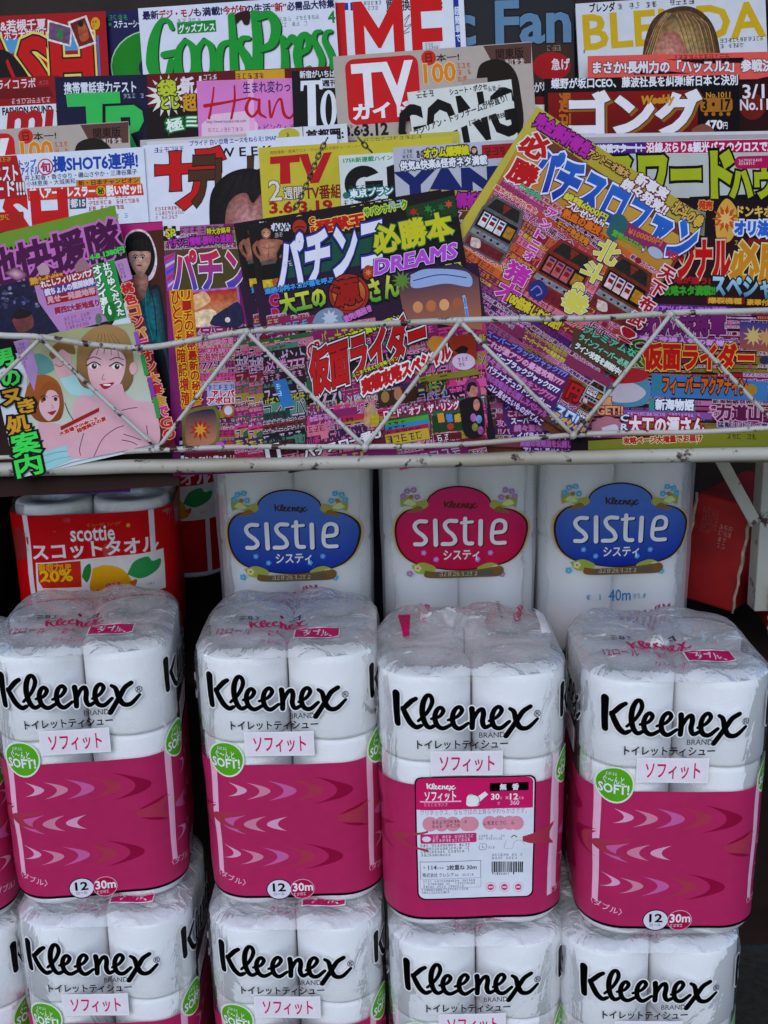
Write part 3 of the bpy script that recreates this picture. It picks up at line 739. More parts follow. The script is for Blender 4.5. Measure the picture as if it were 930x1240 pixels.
# ---------------------------------------------------------------- red cartons at the right
def carton(name, M4, sx, sy, sz, label, marks=True):
    root = empty(name, M4); tag(root, label, 'carton')
    mm = simple('red_cardboard', '9c1414', .6, .3, 25, .3)
    b = MB(); b.box((-sx/2, -sy/2, 0), (sx/2, sy/2, sz)); b.build('carton_body', mm, root, .004)
    e = MB()
    for x in (-sx/2, sx/2):
        e.tube([(x+.0012*math.sin(k*2.1), -sy/2-.0005, sz*k/14) for k in range(15)], [.0022+.0016*abs(noise.noise(Vector((k*.9, x*9, 0)))) for k in range(15)], 6)
    e.build('worn_edge', simple('worn_cardboard', 'b8a48c', .9, .1, 90, .5), root)
    if marks:
        c = Canvas(lambda x, y: (x, y), lambda x, z, h: Vector((x, -sy/2-h, z)), lay=8e-5, h0=.0012); c.part('carton_print')
        c.fine(-sx*.34, sz*.66, -sx*.02, sz*.9, 7, 'a86a64', 4); c.fine(sx*.0, sz*.55, sx*.3, sz*.78, 4, 'b88a84', 9)
        c.finish(M_FILMPRINT, root)
carton('cardboard_carton', Matrix.Translation(at(884, 712, .40)) @ Matrix.Rotation(R(-38), 4, 'Z') @ Matrix.Rotation(R(7), 4, 'Y') , .085, .20, .17, 'worn red cardboard carton leaning behind the cream post')
carton('cardboard_carton', Matrix.Translation(at(944, 752, .30)) @ Matrix.Rotation(R(-8), 4, 'Z'), .055, .12, .075, 'small red carton right of the cream post, cut by the photo edge', False)

# ================================================================ the display stand
XL, XR = -.64, at(934, 640, .25).x
stand = empty('display_stand', Matrix.Identity(4)); tag(stand, 'cream metal shop stand with a rusty wire rail holding the magazines', 'display stand')
ZS = at(465, 552, -.138).z
def along(x0, x1, y0, y1, z0, z1): return (x0, y0, z0), (x1, y1, z1)
MB().box((XL, -.132, ZS-.012), (XR+.03, .50, ZS-.004)).build('shelf_board', M_BOARD, stand)
lp = MB(); lp.tube([(XL+(XR+.06-XL)*k/60, -.139+.0012*noise.noise(Vector((k*.3, 0, 0))), ZS-.006+.001*noise.noise(Vector((k*.25, 5, 0)))) for k in range(61)], .0075, 12); lp.build('front_lip', M_POST, stand)
pt = at(930, 640, .25)
po = MB(); po.box((pt.x-.012, .25, at(930, 740, .25).z), (pt.x+.022, .253, ZS-.013)); po.box((pt.x-.012, .2531, at(930, 740, .25).z), (pt.x-.009, .285, ZS-.013)); po.build('post', M_POST, stand, .001)
pl = MB(); pl.box((XL-.03, .25, .02), (XL-.001, .285, ZS-.013)); pl.build('post', M_POST, stand, .001)
b0, b1 = at(868, 548, .246), at(915, 634, .246); dv = (b1-b0)
br = MB(); nn = Vector((dv.z, 0, -dv.x)).normalized()*.0085
for k in range(1):
    i = len(br.v); P = [b0-nn, b1-nn, b1+nn, b0+nn]
    br.v += [Vector((p.x, .2435, p.z)) for p in P]+[Vector((p.x, .2465, p.z)) for p in P]
    for f in ((0,1,2,3),(7,6,5,4),(0,4,5,1),(1,5,6,2),(2,6,7,3),(3,7,4,0)): br.f.append(tuple(i+q for q in f)); br.smooth.append(False)
br.build('corner_brace', M_POST, stand, .0008)
MB().box((XL, .235, .880), (XR+.2, .80, .902)).build('lower_shelf', M_DARKWOOD, stand)
MB().box((XL-.04, .80, .02), (XR+.3, .82, 2.1)).build('back_panel', M_DARKWOOD, stand)
sp = MB(); x = XL+.018
for k in range(3): sp.box((x-.012+k*.001, .22+k*.16, .03), (x+k*.001, .372+k*.16, ZS-.014))
sp.build('side_panel', M_DARKWOOD, stand, .002)
MB().box((XR+.27, .28, .03), (XR+.285, .79, ZS-.014)).build('side_panel', M_DARKWOOD, stand)
for k, (y, z) in enumerate(((-.050, ZS+.052), (-.010, ZS+.118), (.024, ZS+.196), (.055, ZS+.275))):
    MB().box((XL, y+.006, ZS-.003), (XR+.05, y+.036, z-.002)).build('tier_board', M_BOARD, stand, .001)
MB().box((XL, .12, ZS-.003), (XR+.05, .135, 1.98)).build('rack_back', M_DARKWOOD, stand)
# wire rail: two bent rods and a zigzag between them
def rail(pts, Y, r, name, dy=None):
    q = [at(x, y, Y if not dy else dy(x)) for x, y in pts]; q = [Vector(p) for p in spline([tuple(p) for p in q], 8)]
    t = MB(); t.tube(q, r, 10); return t.build(name, M_WIRE, stand)
YT, YBt = -.137, -.152
rail([(-60, 398), (0, 406), (48, 408), (110, 417), (175, 421), (240, 411), (300, 401), (380, 396), (470, 392), (552, 388), (640, 386), (725, 385), (815, 379), (900, 377), (990, 374)], YT, .0033, 'top_rail')
rail([(-60, 556), (60, 552), (150, 547), (190, 545), (300, 541), (440, 541), (560, 538), (690, 527), (760, 524), (850, 523), (990, 514)], YBt, .0029, 'bottom_rail', lambda x: YBt if x > 170 else YBt+.034*min(1, (170-x)/60))
zz = [(-90, 548), (49, 410), (191, 543), (299, 402), (442, 541), (557, 389), (694, 527), (812, 381), (945, 520)]
for (xa, ya), (xb, yb) in zip(zz, zz[1:]):
    A = at(xa, ya, YT-.003 if ya < 450 else YBt-.003); B = at(xb, yb, YT-.003 if yb < 450 else YBt-.003)
    t = MB(); t.tube([A.lerp(B, k/12)+Vector((.0008*noise.noise(Vector((k, xa, 0))), -.004*math.sin(math.pi*k/12), .0008*noise.noise(Vector((k, 4, xa))))) for k in range(13)], .0023, 8); t.build('zigzag_wire', M_WIRE, stand)
for xa, ya in zz[1:-1]:
    A = at(xa, ya, (YT if ya < 450 else YBt)-.002); t = MB(); t.grid([[(A.x+.0045*math.sin(a*math.pi/6)*math.cos(q*math.pi/5), A.y+.005*math.sin(a*math.pi/6)*math.sin(q*math.pi/5), A.z+.0045*math.cos(a*math.pi/6)) for q in range(10)] for a in range(7)], closed=True)
    t.build('weld_bead', M_WIRE, stand)

# ================================================================ the magazines
class Mag(Canvas):
    """a magazine leaning in the rack: TL, TR photo px of its cover's top corners, H metres tall, Y depth at eye level, lean degrees"""
    def __init__(s, label, TL, TR, H, Y, base, lean=12, thick=.005, sag=.0022, twist=None, off=(0, 0), turn=0, lift=0):
        if twist is None: twist = random.uniform(-.006, .006)
        t = R(lean); n = Vector((math.sin(R(turn)), -math.cos(t), math.sin(t))).normalized(); P = Vector((0, Y, 1.5))
        a = on_plane(TL[0]+off[0], TL[1]+off[1], P, n); b = on_plane(TR[0]+off[0], TR[1]+off[1], P, n)
        x = (b-a).normalized(); y = n.cross(x); s.W = (b-a).length; s.H = H; o = (a+b)/2-y*H
        def px(u, v):
            d = on_plane(u, v, P, n)-o; return (d.dot(x), d.dot(y))
        def mp(u, v, h): return Vector((u, v, h-sag*math.sin(math.pi*min(1, max(0, v/H)))+twist*(u/s.W)*(v/H)+lift*max(0, u/s.W+v/H-.85)**2))
        Canvas.__init__(s, px, mp, lay=6e-5, cuty=.015, cutx=.012 if lift else 0); s.off = off
        s.root = empty('magazine', Matrix.Translation(o) @ Matrix((x, y, n)).transposed().to_4x4())
        tag(s.root, label, 'magazine', 'magazines in the display stand')
        s.poly([(-s.W/2, 0), (s.W/2, 0), (s.W/2, H), (-s.W/2, H)], base, raw=True)
        # cover edge and page block
        m = MB(); ins = .0012; us = np.linspace(-s.W/2+ins, s.W/2-ins, 11); vs = np.linspace(ins, H-ins, 19)
        m.grid([[mp(u, v, -.0012) for u in us] for v in vs])
        edge = [(u, vs[0]) for u in us]+[(us[-1], v) for v in vs[1:]]+[(u, vs[-1]) for u in us[::-1][1:]]+[(us[0], v) for v in vs[::-1][1:]]
        m.grid([[mp(u, v, -.0012) for u, v in edge], [mp(u, v, -thick) for u, v in edge]]); m.smooth = [False]*len(m.f)
        m.build('page_block', M_PAGES, s.root)
        s.base = base
    def done(s):
        # the cover sheet's own thickness: a skirt just under the print
        s.finish(M_PRINT, s.root); return s.root
    def face(s, cx, cy, r, hair='2a1a14', skin='d8a890', look=1.0):
        s.part('cover_portrait'); s.ell(cx, cy-.15*r, 1.12*r, 1.3*r, hair); s.blob([(cx-1.1*r, cy), (cx-1.2*r, cy+1.2*r), (cx-.6*r, cy+1.5*r), (cx+.6*r, cy+1.5*r), (cx+1.2*r, cy+1.2*r), (cx+1.1*r, cy)], hair)
        s.blob([(cx-.75*r, cy-.45*r), (cx, cy-.7*r), (cx+.75*r, cy-.45*r), (cx+.72*r, cy+.35*r), (cx+.35*r, cy+.95*r), (cx, cy+1.1*r), (cx-.35*r, cy+.95*r), (cx-.72*r, cy+.35*r)], skin)
        s.features(cx, cy, r)
    def features(s, cx, cy, r, lip='b03038', dx=0):
        for q in (-1, 1):
            s.stroke([(cx+dx+q*.52*r, cy-.18*r), (cx+dx+q*.33*r, cy-.27*r), (cx+dx+q*.14*r, cy-.18*r)], .08*r, '3a221c'); s.ell(cx+dx+q*.33*r, cy+.02*r, .17*r, .1*r, 'efe6e0', n=12); s.ell(cx+dx+q*.33*r, cy+.02*r, .09*r, .1*r, '1c1210', n=12)
            s.stroke([(cx+dx+q*.53*r, cy), (cx+dx+q*.33*r, cy-.1*r), (cx+dx+q*.14*r, cy+.01*r)], .06*r, '20120e')
        s.stroke([(cx+dx-.02*r, cy+.12*r), (cx+dx-.08*r, cy+.38*r), (cx+dx+.06*r, cy+.4*r)], .05*r, 'b0786a')
        s.blob([(cx+dx-.26*r, cy+.65*r), (cx+dx-.08*r, cy+.59*r), (cx+dx, cy+.62*r), (cx+dx+.08*r, cy+.59*r), (cx+dx+.26*r, cy+.65*r), (cx+dx, cy+.77*r)], lip)
PUR, MAG, YEL, GRN, NAV, WHT, BLK, ORG, RED, CYA = '5a2a78', 'c03a90', 'd2c040', '3a9a4a', '22285a', 'd8d6dc', '141014', 'd07a28', 'b81c24', '4a90b0'
BUSY = ['c04080', 'b02c54', '8a2a6a', '4a2a5a', 'a08a3c', '3a6a4a', 'c4788c', '20141e', 'cc5c9c', '7a1c30']
YA, YZ, YBB, YCC, YD = .040, .070, .008, -.026, -.072
# ---------------------------------------------------------------- hindmost row, only its lower edges in the picture
m = Mag('magazine cover with a big bare face, cut by the top left photo corner', (-75, -150), (158, -158), .30, YZ, '6a6a78')
m.part('cover_portrait'); m.soft([(10, -60), (80, -60), (90, -10), (85, 10), (60, 30), (30, 30), (12, 5)], '7a5048', 'b48a7c', (50, -8)); m.poly([(88, 2), (140, 14), (140, 60), (70, 60), (92, 10)], 'bdb4a8')
m.part('masthead'); m.text('S的', 94, 4, 115, 13, '3a3a2c', bold=.4); m.rect(-75, 10, 12, 17, '2a3a8a'); m.done()
m = Mag('mint green and pink magazine behind the white green-lettered one', (156, -140), (392, -148), .30, YZ-.002, '3f9a78')
m.blob([(185, -5), (220, -12), (262, -6), (262, 6), (240, 12), (200, 12)], 'c89ab0'); m.fine(164, -4, 200, 8, 1, 'dfe6e0'); m.blob([(262, -10), (282, -10), (284, 8), (266, 10)], 'a0182c'); m.done()
m = Mag('dark magazine behind the yellow-titled one at the top', (560, -140), (800, -146), .30, YZ, '3a3840'); m.fine(565, -20, 790, 10, 3, '8a8890'); m.done()
# ---------------------------------------------------------------- row A
m = Mag('red gossip magazine with two tilted snapshots, top left', (-108, 24), (128, 14), .297, YA, 'a81820')
m.poly([(-108, 52), (108, 43), (108, 60), (-108, 70)], '5a9ac0'); m.rect(111, 44, 117, 96, '1c2c6a'); m.rect(117, 43, 122, 96, '3a7ab8')
m.text('井上和香&若槻千夏', -48, 27, 56, 36, 'd6cdd2', bold=.3); m.text('ヘアヌード入りホラ大放出!!'[4:], -20, 38, 53, 47, 'd6cdd2', bold=.3)
m.part('masthead'); m.text('FLASH', -102, 53, 112, 112, 'c01418', out=[(4.5, 'd8c870'), (2, '40100c')], bold=3.2)
m.part('snapshot'); m.poly([(58, 24), (88, 33), (86, 57), (57, 49)], 'd8d0d0'); m.poly([(60, 27), (86, 34), (84, 54), (59, 47)], '7a5a78'); m.blob([(70, 36), (75, 35), (76, 47), (70, 46)], '3f8a50')
m.part('snapshot'); m.poly([(82, 27), (105, 19), (117, 53), (95, 60)], 'd8d0d0'); m.poly([(85, 29), (103, 22), (114, 51), (96, 57)], '7a2c20'); m.blob([(94, 30), (102, 27), (108, 46), (98, 50)], 'b0603c'); m.ell(98, 29, 3.5, 4, '2a1410')
m.part('cover'); m.ell(116, 29, 5.5, 7.5, 'd0a020'); m.fine(112, 25, 120, 33, 2, '8a2010'); m.blob([(-20, 62), (4, 60), (20, 72), (34, 92), (34, 100), (-30, 100)], '1c1210'); m.done()
m = Mag('navy magazine with a huge green round letter beside the red gossip magazine', (124, 14), (360, 6), .297, YA+.010, '26265c')
m.text('ステューシー', 138, 26, 172, 33, 'd0d4dc', bold=.2); m.fine(131, 18, 172, 25, 1, '3a9a5a'); m.ell(133.5, 30, 1.8, 2, '3a9a5a')
m.part('masthead'); m.ell(184, 80, 50, 44, 'a8d0a8'); m.ell(184, 80, 48.5, 42.5, '188a28'); m.ell(190, 82, 22, 18, '26265c'); m.done()
m = Mag('white goods magazine with a long green title, in the topmost row', (167, 10), (405, -6), .297, YA-.004, 'd0d0da')
for t, x0, x1, c in (('最新', 173, 192, NAV), ('デジ・モノ', 193, 234, 'a81c30'), ('も満載!', 235, 269, NAV), ('今が旬', 270, 298, 'a81c30'), ('の生活', 298, 328, NAV), ('“新”', 329, 347, 'a81c30'), ('必需品大特集', 348, 405, NAV)):
    ya = 24-(x0-170)*.062; m.line(t, (x0, ya), (x1, ya-(x1-x0)*.062), 10, c, bold=.35)
m.rect(214, 27, 262, 38, '1c8a40'); m.text('グッズプレス', 216, 30, 260, 37, 'd8e6dc', bold=.25); m.fine(214, 22, 262, 27, 1, '5aa070'); m.fine(338, 20, 392, 30, 2, '6a9a78')
m.part('masthead')
SH = '0c4a20'; GG = '169a3e'
def gp(P, W):
    W = [x*1.4 for x in W] if isinstance(W, list) else W*1.4
    m.stroke([(x+1.6, y+1.3) for x, y in P], W, SH); m.stroke(P, W, GG)
gp([(208, 34), (203, 25), (194, 27), (186, 48), (184, 76), (190, 92), (202, 92), (207, 74)], [4, 4, 5, 9, 11, 8, 6, 6]); gp([(198, 66), (214, 63)], 6)
for x in (225, 248): gp([(x-1, 48), (x-9, 62), (x-9, 86), (x-1, 96), (x+8, 84), (x+8, 58), (x-1, 48)], [4, 6, 8, 5, 4, 6, 4])
gp([(279, 50), (268, 56), (264, 78), (269, 94), (279, 88)], [4, 6, 8, 6, 5]); gp([(280, 20), (282, 50), (284, 96)], [6, 7, 8])
gp([(301, 46), (293, 47), (290, 56), (297, 68), (302, 82), (296, 95), (287, 92)], [4, 5, 6, 8, 8, 5, 4])
gp([(309, 18), (312, 52), (311, 100)], [8, 9, 10]); gp([(312, 22), (326, 18), (334, 32), (330, 52), (316, 60)], [5, 7, 9, 8, 5])
gp([(342, 46), (345, 68), (345, 96)], [5, 7, 8]); gp([(346, 56), (353, 46), (358, 50)], [4, 6, 7])
gp([(363, 66), (373, 58), (372, 44), (364, 46), (360, 66), (364, 86), (375, 82)], [4, 5, 6, 6, 8, 6, 4])
for x in (0, 13): gp([(388+x, 38), (382+x, 40), (380+x, 49), (386+x, 62), (390+x, 75), (385+x, 88), (379+x, 85)], [3, 4, 5, 6, 6, 4, 3])
m.text('4', 397, 14, 406, 27, '1c8a40', bold=.5); m.part('cover'); m.blob([(284, 18), (290, 15), (302, 14), (302, 28), (296, 30), (292, 24), (286, 29)], '3a1418'); m.done()
m = Mag('white trend magazine with tall red letters, right of the green-titled one', (352, 2), (561, -10), .297, YA+.006, 'd2d2d8')
m.rect(548, -12, 561, 110, '2c3e96'); m.vtext('超簡単で', 550, 8, 558, 50, 'd0d4e6', bold=.2); m.text('買い換えの誘惑', 467, 0, 536, 10, '22222c', bold=.25); m.fine(440, 1, 466, 12, 2, '5a5a68')
m.rect(409, 4, 422, 12, '2c4a9a'); m.rect(424, 3, 438, 12, '2c4a9a'); m.fine(410, 5, 421, 11, 1, 'd0d4e6'); m.fine(425, 5, 437, 11, 1, 'd0d4e6')
m.part('masthead'); m.text('DIME', 340, 10, 538, 84, 'c41820', bold=2.2)
m.part('cover'); m.stroke([(490, 24), (496, 18), (490, 32), (500, 28), (488, 40), (496, 38)], .7, '2a2a30'); m.poly([(513, 52), (533, 50), (533, 60), (513, 60)], 'c8c8ce'); m.fine(515, 51, 532, 59, 2, '2a2a30'); m.done()
m = Mag('dark computer magazine with blue grey letters, between red-lettered and yellow-titled ones', (452, -20), (694, -26), .297, YA+.012, '37373c')
m.poly([(470, 55), (694, 50), (694, 140), (470, 140)], '4a3a30'); m.fine(662, 54, 688, 62, 1, '9a8a78')
m.part('masthead'); m.text('Mac Fan', 466, 6, 690, 50, '6d8ba4', out=[(1.6, '22242a')], bold=1.8)
m.part('cover'); m.ell(668, 80, 23, 17, 'a81c24'); m.text('急げ', 668, 71, 690, 84, 'd8ccd0', bold=.3); m.done()
m = Mag('silver fashion magazine with a yellow title over a blond head, top right', (697, 4), (926, -10), .297, YA-.002, 'c8c8cc', thick=.010)
m.text('ブレンダ', 714, 4, 745, 13, '24242a', bold=.3); m.fine(748, 3, 805, 9, 1, '55555c'); m.fine(810, -3, 860, 5, 1, '55555c')
m.part('masthead'); m.line('BLENDA', (709, 59), (926, 43), 40, 'c6a828', bold=1.4)
m.part('cover_portrait'); m.soft([(778, 70), (782, 45), (792, 22), (812, 10), (836, 8), (856, 20), (868, 42), (874, 80), (874, 120), (776, 120)], '5e4630', 'b89c74', (830, 48))
m.soft([(790, 62), (798, 42), (818, 38), (828, 52), (832, 70), (832, 110), (788, 110)], 'a87464', 'c8988a', (811, 72))
for k in range(22): m.stroke([(800+k*2.4, 16+abs(k-10)*.7), (806+k*2.6, 34), (818+k*2.4, 72)] if k > 6 else [(812-k, 16), (800-k*1.2, 34), (790-k*1.5, 66)], .9, ('b89a70', '7a5e40', 'a88a62', '8a6c4a')[k % 4])
m.part('cover'); m.fine(872, 46, 926, 56, 2, '33333a'); m.fine(706, 59, 716, 64, 1, '33333a'); m.done()
m = Mag('plum magazine peeking out at the top right photo edge', (930, -4), (1150, -14), .297, YA+.008, '7a2848'); m.fine(933, 2, 990, 60, 6, 'c8a8b4'); m.done()
# ---------------------------------------------------------------- row B
m = Mag('red and white street fashion magazine at the left, below the gossip magazine', (-168, 102), (72, 92), .297, YBB, '9a1620')
m.poly([(-168, 136), (72, 126), (72, 200), (-168, 200)], 'ced0d6'); m.text('サムライコラボ', -24, 98, 44, 108, 'd6c6cc', bold=.2); m.fine(48, 98, 70, 103, 1, 'c07078'); m.fine(14, 119, 70, 125, 1, 'd6b6bc')
m.poly([(-60, 110), (60, 106), (66, 118), (-60, 122)], '7a0e1a'); m.text('FASHION SOUND', 3, 131, 64, 137, '1c1a20', bold=.4); m.line('ス', (68, 136), (74, 136), 6, '1c1a20')
m.part('masthead'); m.text('smart mu', -150, 138, 78, 164, 'b01c2c', bold=2, shear=.15); m.done()
m = Mag('navy trend magazine with light green block letters', (67, 94), (303, 86), .297, YBB-.002, '1c1c46')
m.text('携帯電話実力テスト', 78, 101, 165, 112, 'd0d2da', bold=.3); m.fine(149, 113, 182, 119, 1, 'a8aabc')
m.part('masthead'); m.poly([(80, 114), (145, 111), (146, 127), (124, 128), (127, 190), (107, 190), (104, 129), (82, 130)], '44b664')
m.poly([(124, 126), (166, 124), (176, 132), (178, 146), (172, 158), (178, 190), (124, 190)], '0e1030'); m.poly([(128, 129), (162, 127), (172, 134), (174, 146), (168, 158), (158, 162), (172, 192), (128, 192)], '44b664'); m.rect(146, 142, 158, 152, '0e1030'); m.done()
m = Mag('dark red weekly with a yellow starburst badge, behind the pink women\'s magazine', (178, 90), (400, 80), .28, YBB-.004, '74121c')
m.poly([(178, 130), (240, 125), (240, 200), (178, 200)], '241014'); m.rect(285, 86, 345, 96, 'c8a030'); m.fine(286, 88, 344, 95, 1, '7a1018'); m.fine(240, 90, 284, 96, 1, 'd8ccd0')
m.part('starburst'); m.burst(202, 116, 14, 26, 15, 'd8d4cc', 1.0); m.text('袋', 191, 98, 213, 116, 'b8c03c', out=[(1.2, '2c3414')], bold=.9); m.text('とじ', 195, 118, 217, 131, 'b8c03c', out=[(1.2, '2c3414')], bold=.8)
m.part('cover'); m.text('新人', 219, 94, 251, 112, 'd6cfd4', bold=.8); m.text('超', 221, 114, 238, 134, 'c89a30', out=[(.6, '3a1a10')], bold=.6); m.line('極ミ', (203, 160), (240, 153), 15, 'd6e0d6', out=[(1.6, '1c8040')], bold=.5); m.done()
m = Mag('pink women\'s magazine with a thin red brush title', (238, 98), (470, 91), .28, YBB-.007, 'cf86bc', twist=0)
m.poly([(244, 150), (258, 138), (300, 134), (312, 150), (312, 240), (244, 240)], 'd8bccc'); m.rect(300, 96, 310, 200, 'dca8cc'); m.text('生まれ変わった', 294, 99, 362, 111, '3f3478', bold=.15); m.text('http://www.hanako-net.com', 250, 145, 298, 149, '4a3a48', bold=0); m.text('・ピンク・メイク', 313, 150, 372, 157, '5a3a80', bold=.05); m.fine(252, 154, 300, 159, 1, 'b06a90')
m.part('masthead')
for P, W in (([(259, 106), (257, 122), (253, 143)], [2, 2.5, 3]), ([(284, 104), (284, 122), (280, 143)], [2, 3, 3]), ([(248, 128), (272, 124), (303, 118)], [4.5, 3, 2]), ([(313, 121), (303, 120), (298, 132), (305, 141), (313, 132), (314, 120), (314, 136), (322, 142)], [3, 3, 4, 3, 3, 3, 4, 2]), ([(326, 122), (328, 142), (334, 126), (340, 120), (344, 138), (352, 142), (360, 128)], [3, 3, 2, 3, 4, 3, 2])):
    m.stroke(P, W, 'b8142c')
m.done()
m = Mag('black weekly magazine with white serif letters, left of the white-headed TV guide', (353, 86), (590, 78), .28, YBB-.0125, '17151a', twist=0)
m.text('新宿がいちばん', 363, 86, 413, 93, 'd4d4da', bold=.2); m.rect(388, 95, 410, 106, 'c8c8d0'); m.text('週刊', 390, 97, 408, 104, '1c1a20', bold=.25)
m.part('masthead'); m.poly([(364, 98), (390, 97), (391, 108), (387, 108), (386, 102), (382, 102), (383, 152), (389, 153), (389, 157), (368, 158), (368, 154), (373, 153), (372, 103), (368, 103), (367, 110), (364, 110)], 'd6d6dc')
m.ell(398, 132, 10, 23, 'd6d6dc'); m.ell(398, 132, 4, 19, '17151a'); m.done()
def tv_guide(label, off, Y):
    m = Mag(label, (403, 68), (643, 51), .285, Y, 'b4a8a0', off=off)
    m.poly([(585, 56), (643, 52), (643, 77), (598, 80)], '6a4a44'); m.text('関東版', 600, 60, 634, 70, '2c1c1c', bold=.2); m.fine(592, 73, 642, 78, 1, 'd8ccc8'); m.blob([(576, 100), (582, 78), (604, 72), (622, 84), (630, 110), (630, 160), (576, 160)], '2c2018'); m.poly([(560, 96), (590, 94), (600, 200), (540, 200)], 'a89a92')
    m.ell(519, 70, 9, 9, 'c43a28'); m.text('日', 515, 65, 523, 75, '7a1c14', bold=.2); m.text('本一!', 528, 66, 556, 73, '2a2220', bold=.2); m.text('100', 513, 78, 552, 98, 'd08a2c', out=[(.7, 'e0c89a')], bold=.8); m.fine(553, 76, 576, 98, 3, 'c8762c', 5)
    m.rect(412, 170, 500, 400, '8a7a78')
    m.part('masthead'); m.rect(417, 72, 511, 145, 'c4202a', r=.010); m.text('TV', 427, 80, 500, 124, 'dcd8da', bold=2.2); m.text('ガイド', 428, 126, 496, 139, 'dcd8da', bold=1.0)
    m.part('cover'); m.line('3.6', (418, 164), (436, 163), 11, '26201e', bold=.7); m.line('▸', (437, 160), (440, 160), 5, '26201e'); m.line('3.12', (440, 164), (470, 162), 14, '26201e', bold=.7); m.fine(420, 150, 438, 154, 1, '4a4040')
    return m.done()
tv_guide('beige TV listings magazine with a red square logo, beside the slanted white magazine', (0, 0), YBB-.019)
tv_guide('beige TV listings magazine mostly hidden behind the white weekly at the left edge', (-488, 95), YCC+.008)
m = Mag('white fighting sports magazine with thick black letters, standing slanted', (493, 112), (619, 96), .28, YBB-.025, 'cfcfca', turn=0)
m.W  # narrow because the rest is folded behind
m.part('masthead'); m.line('GONG', (489, 186), (628, 160), 54, '131215', bold=2.2)
m.part('cover'); m.poly([(496, 160), (619, 112), (621, 130), (585, 142), (498, 182)], 'cfcfca'); m.line('ラジリアン・トップチームが仲直り!', (503, 164), (615, 122), 9, '1c1a1e', bold=.2); m.line('シュート・ボクセ', (545, 115), (590, 108), 7, '1c1a1e', bold=.2); m.fine(503, 110, 542, 116, 1, '55555a'); m.line('[ゴング格闘技]', (569, 152), (615, 142), 7, '3a3a3e', bold=.1); m.fine(590, 104, 614, 109, 1, '55555a'); m.done()
m = Mag('wrestling magazine with a coral headline strip, top right', (711, 69), (950, 61), .285, YBB+.012, '241416')
m.poly([(711, 69), (950, 61), (950, 94), (711, 100)], 'd4665c'); m.fine(815, 66, 925, 71, 1, '8a3434'); m.line('まさか!長州力の「ハッスル2」参戦決定', (718, 90), (950, 85), 14, 'd8d2d6', out=[(.9, '8a5058')], bold=.5)
m.blob([(896, 100), (950, 96), (950, 180), (896, 180)], '3c1a18'); m.ell(912, 128, 16, 16, '7a2c20'); m.text('3/17', 900, 102, 944, 117, 'd8d2d6', bold=.4); m.text('No.1191', 897, 120, 946, 131, 'd8d2d6', bold=.4); m.done()
def gong(label, off, Y):
    m = Mag(label, (659, 95), (895, 91), .285, Y, '151014', off=off)
    m.poly([(664, 112), (893, 108), (893, 220), (664, 220)], 'x', grad=('8e1a18', '2a0c0c')); m.poly([(845, 108), (893, 108), (893, 160), (845, 166)], '1c0e10')
    m.line('蝶野が坂口CEO、藤波社長を糾弾!新日本と決別', (668, 107), (893, 103), 12, 'd8d8dc', bold=.3); m.vtext('週刊', 677, 113, 692, 160, 'b86a28', out=[(.6, '3a1408')], bold=.7)
    m.part('masthead'); m.text('ゴング', 694, 116, 850, 164, '9a6a28', bold=3.2); m.text('ゴング', 691, 113, 847, 161, 'd8d4d8', out=[(1.2, '6a3a18')], bold=2.6); m.line('Weekly', (776, 129), (815, 127), 12, 'c0902c', bold=.7, shear=.15)
    m.part('issue_date'); m.text('No.1011', 855, 112, 884, 118, 'c0902c', bold=.2); m.rect(848, 119, 887, 135, 'a8742c', r=.004); m.text('3・17', 851, 121, 884, 133, '2a140c', bold=.5)
    for k in range(4): m.ell(855+k*9, 138, 2.4, 2.4, 'a8742c')
    m.text('470', 853, 146, 875, 156, 'd8d4d8', bold=.5); m.fine(847, 147, 853, 156, 2, 'd8d4d8'); m.text('円', 876, 148, 881, 156, 'd8d4d8', bold=.1); m.part('cover'); m.blob([(838, 156), (852, 150), (866, 160), (870, 190), (836, 190)], '8a5a48'); return m.done()
gong('black wrestling weekly with large white katakana, below the coral strip', (0, 0), YBB-.008)
gong('black wrestling weekly of which only a strip shows beside the slanted magazine', (-43, 5), YBB-.002)
# ---------------------------------------------------------------- row C
m = Mag('white weekly with blue headline and red letters, second row from the front at the left', (-64, 192), (174, 178), .285, YCC-.006, 'd0d3dc')
m.text('トップ', 23, 194, 44, 202, '2a5aa8', bold=.3); m.text('アイドル', 25, 203, 47, 211, '2a5aa8', bold=.3); m.ell(55, 202, 9.5, 10, 'b8245c'); m.ell(55, 202, 8, 8.5, 'd6d3dc'); m.text('旬', 49, 197, 61, 208, 'b8245c', bold=.5)
m.line('撮SHOT6連弾!', (65, 208), (167, 203), 18, '2352a4', bold=.6); m.line('井上和香・香さゆり・磯山さやか・三津谷葉子', (30, 219), (166, 211), 6.5, '2c3c70', bold=.05); m.line('小林恵美・大城美和', (32, 226), (91, 222), 6.5, '2c3c70', bold=.05)
m.poly([(92, 218), (170, 214), (170, 222), (92, 226)], 'c88a28'); m.line('新・日本チャンピオン', (95, 225), (168, 221), 6.5, '7a1a14', bold=.15); m.poly([(32, 228), (172, 222), (174, 236), (34, 243)], 'c84a30'); m.line('美人アームレスラー', (36, 240), (115, 237), 12, 'e0dade', bold=.5); m.ell(122, 231, 6, 6, 'c8b030'); m.text('秘', 118, 227, 126, 235, '1c1410', bold=.2); m.line('脱いだッ!!', (129, 237), (171, 234), 12, 'e0dade', bold=.5)
m.part('masthead'); m.text('FLASH', -104, 242, 82, 290, 'c01c24', bold=3)
